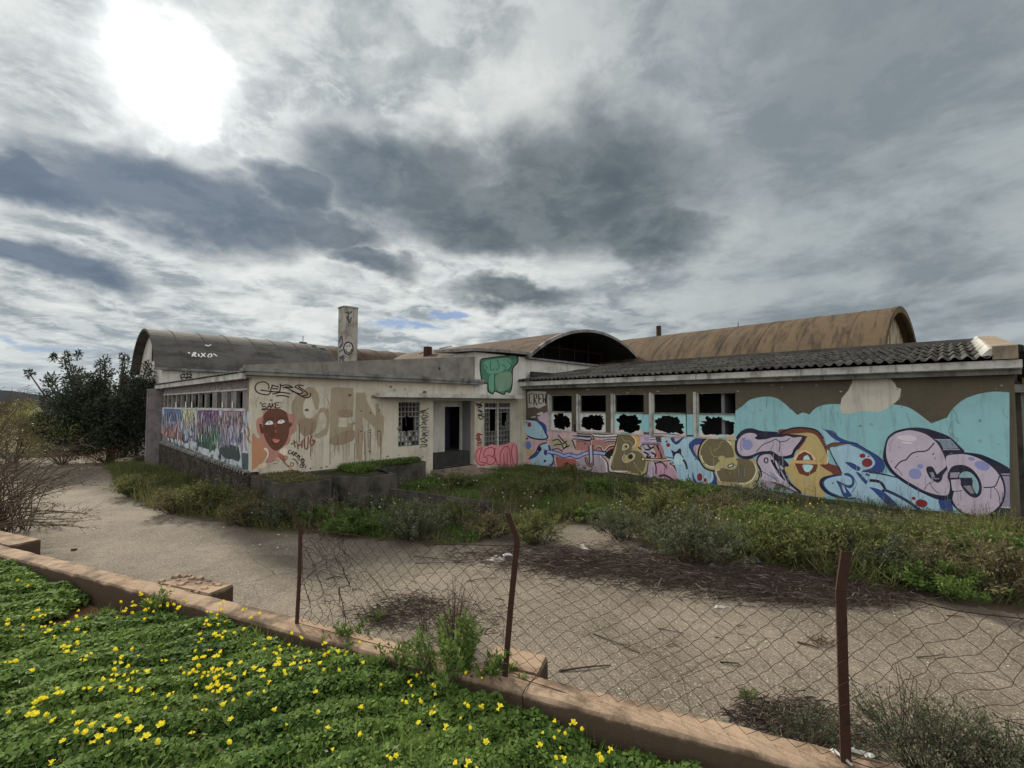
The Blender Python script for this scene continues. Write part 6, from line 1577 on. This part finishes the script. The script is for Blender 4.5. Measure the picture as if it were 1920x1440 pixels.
wire([(1590,1040),(1700,1060),(1820,1085),(1960,1110)], .0014)
wire([(1160,1040),(1350,1042),(1590,1040)], .0012)
wire([(558,1168),(640,1190),(760,1222),(870,1247),(946,1262)], .0026, 'bottom_wire', 10)
wire([(948,1264),(1080,1306),(1240,1370),(1400,1412),(1587,1450)], .0026, 'bottom_wire', 10)
wire([(1590,1425),(1760,1480),(1990,1545)], .0026, 'bottom_wire')
wire([(1860,1000+335),(1880,1348),(1960,1370)], .0022)

# ============================================================ litter
m_floor_ = None
def gp(u, v, z=.006): return hZ(u, v, z)
rag = gp(948, 1049); mb = MB(); r8 = random.Random(2)
def crumple(w_, l_, h_, seed, mat, nx=16, ny=8):
    r = random.Random(seed); mb = MB(); k = mb.m(mat); ph = [r.uniform(0, 6) for _ in range(6)]
    for i in range(nx+1):
        for j in range(ny+1):
            a, b = i/nx, j/ny; ed_ = math.sin(math.pi*a)**.6*math.sin(math.pi*b)**.6
            z = h_*ed_*(.35+.65*abs(math.sin(a*9+ph[0]+b*4))*abs(math.cos(b*6+ph[1]+a*3)))+.003
            mb.v.append(((a-.5)*w_*(1+.15*math.sin(b*7+ph[2])), (b-.5)*l_*(1+.35*math.sin(a*8+ph[3]))+.04*math.sin(a*5+ph[4]), z))
    for i in range(nx):
        for j in range(ny): q = i*(ny+1)+j; mb.f.append((q, q+1, q+ny+2, q+ny+1)); mb.mi.append(k)
    return mb
o = crumple(.62, .24, .10, 5, m_rag, 26, 12).build('rag'); o.location = rag; o.rotation_euler[2] = -.05; tag(o, 'crumpled white rag lying on the asphalt behind the second fence post', 'rag')
def board(u, v, l_, w_, rot, label, mat=m_wood, name='wood_offcut', cat='wood'):
    mb = MB(); mb.hexa([(-l_/2,-w_/2,.0),(l_/2,-w_/2*.9,.0),(l_/2*.96,w_/2,.0),(-l_/2,w_/2,.0),(-l_/2,-w_/2,.025),(l_/2,-w_/2*.9,.06),(l_/2*.96,w_/2,.06),(-l_/2,w_/2,.025)], mat)
    o = mb.build(name); o.location = gp(u, v); o.rotation_euler[2] = rot; return tag(o, label, cat)
board(1097, 1031, .30, .08, 1.9, 'short pale wood offcut sticking out of the twigs in the middle', m_paper)
for (u, v, s_, lb) in ((1307,1071,.12,'white crumpled scrap below the big grey green bush'),(1335,1062,.16,'flat pale scrap beside the white crumpled scrap'),(1217,1037,.20,'pale stone slab at the edge of the sandy patch'),(1405,1052,.34,'wide grey paper sheet at the weed edge on the right'),(1350,1139,.11,'small white scrap on the asphalt before the twig litter'),(1577,1420,.05,'white scrap at the foot of the third fence post'),(1610,1412,.06,'crumpled white paper right of the third fence post foot'),(262,948,.25,'pale rubble piece at the left weed edge')):
    o = crumple(s_, s_*.7, s_*.35, int(u), m_paper if 'white' in lb else m_greytrim, 8, 5).build('paper_scrap' if 'stone' not in lb and 'rubble' not in lb else 'rubble_piece')
    zz = WT+.01 if 'post' in lb else .006
    o.location = hZ(u, v, zz); o.rotation_euler[2] = u; tag(o, lb, 'litter')
ST = [((1048,1258),(1145,1247),'long thin stick beside the middle pier of the low wall',.011),((1112,1188),(1200,1225),'curved twig behind the mesh right of the second fence post',.007),((1350,1241),(1385,1243),'short dark stick in the middle of the yard',.010),((1495,1204),(1535,1215),'dark stick left of the third fence post',.012),((1234,1178),(1280,1187),'thin forked twig on the open asphalt',.006),((1382,1175),(1398,1172),'tiny twig right of the forked one',.007),((611,1086),(641,1082),'short dark stick near the first fence post',.009),((875,1090),(930,1083),'thin stick left of the second fence post',.007),((660,1106),(683,1107),'small twig in the mesh shadow near the first post',.006),((1250,1211),(1270,1212),'very short twig below the forked twig',.006),((1720,1232),(1772,1226),'twig with a dark end right of the third fence post',.007),((1775,1154),(1808,1157),'thin stick at the asphalt edge on the right',.008),((776,1043),(870,1055),'long pale stick left of the white rag',.006),((780,1056),(880,1054),'second long stick left of the white rag, nearer the fence',.006),((1340,1195),(1356,1199),'broken twig piece beside the short dark stick',.006),((136,1031),(144,1030),'black clod on the asphalt near the bare shrub',.03)]
for i, ((u0, v0), (u1, v1), lb, r_) in enumerate(ST):
    a, b = gp(u0, v0, .012), gp(u1, v1, .012); mid_ = (a+b)/2+Vector((rng.uniform(-.03,.03), rng.uniform(-.04,.04), .012)); d = b-a
    mb = MB(); mb.tube([p for p in crom([tuple(a-a), tuple(mid_-a), tuple(b-a)], False, 4)], [r_*(1-.5*j/8) for j in range(9)], m_twig, 6)
    if i in (1, 4): mb.tube([tuple((mid_-a)), tuple((mid_-a)+Vector((.12, -.09, .02)))], r_*.6, m_twig, 5)
    o = mb.build('stick'); o.location = a; tag(o, lb, 'stick', 'sticks on the asphalt')
# twig litter
def twigs(regs, label, seed):
    r = random.Random(seed); mb = MB()
    for (u, v, su, sv, k, L) in regs:
        for i in range(k):
            p = gp(u+r.gauss(0, su), v+r.gauss(0, sv), .01+r.random()**2*.05); a = r.gauss(.1, .6)+(3.14 if r.random() < .5 else 0); l_ = L*r.uniform(.3, 1.2)
            q = p+Vector((math.cos(a)*l_, math.sin(a)*l_*.8, r.uniform(-.01, .05))); q.z = max(.008, q.z); mm = (p+q)/2+Vector((r.uniform(-.03,.03), r.uniform(-.03,.03), r.uniform(0,.02)))
            mb.tube([tuple(p), tuple(mm), tuple(q)], r.uniform(.002, .006), m_twig if r.random() < .87 else m_twig2, 3, False)
    return tag(mb.build('twig_litter'), label, 'litter', kind='stuff')
twigs([(1080,1050,70,14,1500,.24),(1190,1062,80,13,1500,.24),(1330,1082,90,12,1600,.26),(1450,1100,90,13,1600,.28),(1560,1110,80,12,900,.26),(930,1042,40,8,350,.22),(1640,1125,50,8,350,.24),(1480,1085,60,8,600,.26)], 'broad drift of dark dry twigs on the asphalt along the weeds', 1)
twigs([(725,1155,34,12,300,.14),(770,1130,40,12,260,.14),(860,1160,60,20,220,.14)], 'small drift of dead twigs behind the wall by the leafy weed', 2)
twigs([(1480,1345,50,18,560,.13),(1420,1330,30,14,160,.1),(1560,1385,60,16,320,.12)], 'dead twigs and debris behind the wall near the third post', 3)
mb = MB(); r9 = random.Random(6)   # pale grit
for (u, v, su, sv, k) in ((430,1092,60,18,60),(445,1105,14,3,16),(600,1060,200,50,70),(350,1010,140,40,50),(230,925,30,20,70),(180,905,40,20,50),(1100,1250,200,60,120),(250,950,40,10,40),(560,1100,60,40,26),(1300,1200,300,60,110)):
    for i in range(k):
        p = gp(u+r9.gauss(0, su), v+r9.gauss(0, sv), .004); 
        if not asph_in(p.x, p.y) : continue
        q = r9.uniform(.003, .011)*(1 if p.y < 9 else 1.7); s4 = [q*r9.uniform(.5, 1.2) for _ in range(4)]
        mb.hexa([(p.x-s4[0],p.y-s4[1],.004),(p.x+s4[2],p.y-s4[3],.004),(p.x+s4[0],p.y+s4[2],.004),(p.x-s4[3],p.y+s4[1],.004),(p.x-s4[0]*.6,p.y-s4[1]*.6,q),(p.x+s4[2]*.6,p.y-s4[3]*.6,q*.8),(p.x+s4[0]*.6,p.y+s4[2]*.6,q),(p.x-s4[3]*.6,p.y+s4[1]*.6,q*.9)], m_paper)
tag(mb.build('pale_grit'), 'small white chips scattered over the asphalt', 'litter', kind='stuff')

# ============================================================ single plants near the fence
def plant(name, label, cat, u, v, z, seed, r, h, nst, nl, mat, lsz, group=None):
    root = empty(name, hZ(u, v, z), 0, label, cat, group); st, lf = bush_parts(seed, r, h, nst, nl, mat, lsz)
    st.parent = root; lf.parent = root; return root
plant('leafy_weed', 'tall leafy green weed growing over the low wall left of the second post', 'weed', 852, 1318, .84, 31, .36, .56, 34, 2100, m_green, .045)
plant('leafy_weed', 'broad leaved green weed leaning on the wall at the foot of the second post', 'weed', 925, 1345, .76, 32, .22, .42, 16, 520, m_green, .075)
plant('leafy_weed', 'small leafy weed spilling over the low wall right of the first post', 'weed', 655, 1222, .92, 42, .20, .24, 18, 520, m_green, .04)
plant('leafy_weed', 'low leafy weed against the low wall midway between the first and second posts', 'weed', 750, 1262, .92, 43, .22, .22, 18, 560, m_green, .04)
plant('leafy_weed', 'leafy weed clump by the low wall near the broken left pier', 'weed', 300, 1160, .88, 44, .24, .24, 18, 520, m_green, .04)
plant('dry_weed', 'bare brown weed stalks behind the low wall between the first and second posts', 'weed', 850, 1200, .0, 33, .34, .75, 46, 800, m_brownl, .022)
plant('dry_weed', 'thin leaning dry stalk left of the bare brown weed stalks', 'weed', 800, 1185, 0., 34, .2, .72, 8, 90, m_brownl, .02)
plant('small_tuft', 'small green tuft on the asphalt near the first post', 'weed', 707, 1165, 0, 35, .13, .14, 30, 260, m_green, .03)
plant('small_tuft', 'small green tuft on the asphalt left of the third post', 'weed', 1408, 1318, 0, 36, .11, .12, 26, 220, m_green, .03)
plant('small_tuft', 'flat dry tuft on the asphalt just left of the third post', 'weed', 1540, 1206, 0, 37, .16, .08, 40, 160, m_brownl, .03)
plant('wispy_bush', 'grey green wispy bush behind the wall right of the third post', 'bush', 1750, 1470, .25, 38, .55, .52, 150, 5200, m_greyw, .03)
plant('wispy_bush', 'wispy bush behind the wall at the right edge of the photo', 'bush', 1900, 1480, .3, 39, .5, .42, 120, 4200, m_greyw, .03)
plant('dry_weed', 'tall bare crossing stalks right of the third post', 'weed', 1690, 1400, .15, 40, .32, .72, 16, 240, m_brownl, .02)
plant('wispy_bush', 'low wispy weed behind the wall just left of the third post', 'bush', 1520, 1400, .1, 41, .38, .26, 80, 1500, m_greyw, .03)

# ============================================================ dark tree and left shrubs
def crown(seed, R3, H0, H1, nclump, per, lsz, mat, name='crown', spikes=()):
    r = random.Random(seed); L_ = Leaves(); C = []
    while len(C) < nclump:
        x, y, z = r.uniform(-1, 1), r.uniform(-1, 1), r.uniform(-1, 1)
        if x*x+y*y+z*z < 1: C.append((x*R3[0], y*R3[1], (H0+H1)/2+z*(H1-H0)/2, r.uniform(.32, .62)))
    for c in list(C)+list(spikes):
        k = int(per*(c[3]/.45)**2) if len(c) == 4 else c[4]
        off = nrg.normal(size=(k, 3)); off = off/np.linalg.norm(off, axis=1)[:, None]*nrg.uniform(.3, 1, k)[:, None]**.7*c[3]
        if len(c) == 5: off *= np.array([.8, .8, 1.25])
        pos = np.array(c[:3])+off; L_.quads(pos, off/c[3]+rdir(k, .6), rdir(k), nrg.uniform(.6, 1.3, k)*lsz, nrg.uniform(.28, .42, k)*lsz, nrg.uniform(0, 1, k))
    return L_.build(name, [mat]), C
tr = empty('dark_tree', hZ(190, 866, 0), 0, 'dense dark green tree at the left end of the office wing', 'tree')
tp = tr.location; dd = tp.y
def rel(u, v): d = ray(u, v); t = tp.y/d.y; return (d.x*t-tp.x, (EYE+d.z*t))
sp = []
for (u, v, s_) in ((112,680,.22),(140,672,.24),(176,685,.22),(196,678,.24),(222,680,.22),(245,672,.2),(55,702,.2),(75,715,.26),(95,725,.3),(125,700,.3),(160,700,.3),(205,700,.32),(235,700,.3),(268,690,.28),(100,712,.3),(150,705,.38),(185,708,.4),(222,712,.4),(255,715,.4),(285,700,.3),(120,735,.45),(165,735,.5),(250,745,.5),(275,710,.35),(85,742,.34),(100,765,.4),(80,790,.4),(140,665,.14),(113,672,.14)):
    x, z = rel(u, v); sp.append((x, rng.uniform(-.4, .4), z, s_, 90))
o, C = crown(5, (2.75, 1.6, 0), .9, 3.7, 95, 330, .15, m_dtree, 'crown', sp); 
for i in range(40):
    u, v = rng.uniform(120, 295), rng.uniform(745, 850); x, z = rel(u, v); sp.append((x, rng.uniform(-.6,.6), z, .45, 150))
bpy.data.objects.remove(o); o, C = crown(5, (2.75, 1.6, 0), .4, 4.35, 110, 300, .16, m_dtree, 'crown', sp); o.parent = tr; o.location.x = 0
mb = MB(); mb.tube([(.4,0,0),(.45,0,.8),(.3,.1,1.6)], [.16,.13,.1], m_bark, 8)
for s_q in sp[:16]:
    mb.tube(crom([(.3,.1,1.3),((.3+s_q[0])/2,s_q[1]*.5,1.9),(s_q[0]*.95,s_q[1],s_q[2]-.2),(s_q[0],s_q[1],s_q[2]+.15)], False, 3), [.07,.06,.05,.045,.04,.035,.03,.025,.02,.015], m_bark, 5)
mb.build('trunk', tr)
def shrub(label, u, v, seed, R3, H0, H1, ncl, per, lsz, mat, name='shrub', cat='shrub', group='shrubs at the left edge of the yard'):
    root = empty(name, hZ(u, v, 0), 0, label, cat, group); o, C = crown(seed, R3, H0, H1, ncl, per, lsz, mat, 'foliage'); o.parent = root
    mb = MB()
    for c in C[:18]: mb.tube(crom([(c[0]*.1,c[1]*.1,0),(c[0]*.5,c[1]*.5,c[2]*.4),(c[0],c[1],c[2])], False, 3), [.03,.027,.024,.02,.017,.014,.01], m_bark, 4)
    mb.build('stem', root); return root
shrub('bushy yellow green shrub at the left edge behind the bare twigs', 25, 868, 51, (2.1,1.1,0), .3, 2.6, 44, 190, .12, m_ylgreen)
shrub('sparse shrub with pale yellow leaves in front of the dark tree', 118, 872, 52, (1.5,.8,0), .3, 2.3, 20, 60, .12, m_ylgreen)
shrub('low brown shrub at the foot of the dark tree', 200, 868, 53, (1.4,.7,0), .1, 1.2, 14, 130, .10, m_brownl)
shrub('grey brown scrub on the horizon left of the dark tree', 50, 810, 54, (5,2,0), .5, 3.0, 30, 160, .2, m_olive)
shrub('second grey brown scrub at the far left of the horizon', -40, 815, 55, (5,2,0), .4, 3.3, 26, 160, .2, m_brownl)
# bare arching shrub in the left foreground
bs = empty('bare_shrub', hZ(-40, 1012, 0), 0, 'leafless brown shrub with arching twigs at the left foreground', 'shrub')
bp = bs.location; mb = MB(); L_ = Leaves(); r1_ = random.Random(44); lp = []
def reach(u, v, y): d = ray(u, v); t = y/d.y; return Vector((d.x*t, y, EYE+d.z*t))-bp
for i in range(160):
    y = bp.y+r1_.uniform(-.7, .9); b = Vector((r1_.uniform(-.6,.3), y-bp.y, 0))
    u = r1_.choice([r1_.uniform(-60,70), r1_.uniform(20,150)]); v = r1_.uniform(830, 990) if u > 60 else r1_.uniform(735, 960)
    e = reach(u, v, y); mid_ = b.lerp(e, .5)+Vector((-.12, 0, .16+r1_.uniform(-.05,.12))); cu = crom([tuple(b), tuple(mid_), tuple(e), tuple(e+Vector((.16, 0, -.02+r1_.uniform(-.09,.03))))], False, 4)
    mb.tube(cu, [max(.003, .014*(1-j/len(cu))) for j in range(len(cu))], m_twig3, 4, False)
    for k in range(7):
        j = r1_.randrange(3, len(cu)-1); p = Vector(cu[j]); q = p+Vector((r1_.uniform(.05,.38), r1_.uniform(-.15,.15), r1_.uniform(-.12,.2)))
        mb.tube([tuple(p), tuple((p+q)/2+Vector((0,0,.02))), tuple(q)], .003, m_twig3, 3, False)
        for m_ in range(4): lp.append(tuple(p.lerp(q, r1_.random())))
mb.build('branch', bs); lp = np.array(lp); n = len(lp)
L_.quads(lp, rdir(n, .2), rdir(n), nrg.uniform(.02, .05, n), nrg.uniform(.012, .02, n), nrg.uniform(0, 1, n)); lf = L_.build('foliage', [m_brownl]); lf.parent = bs
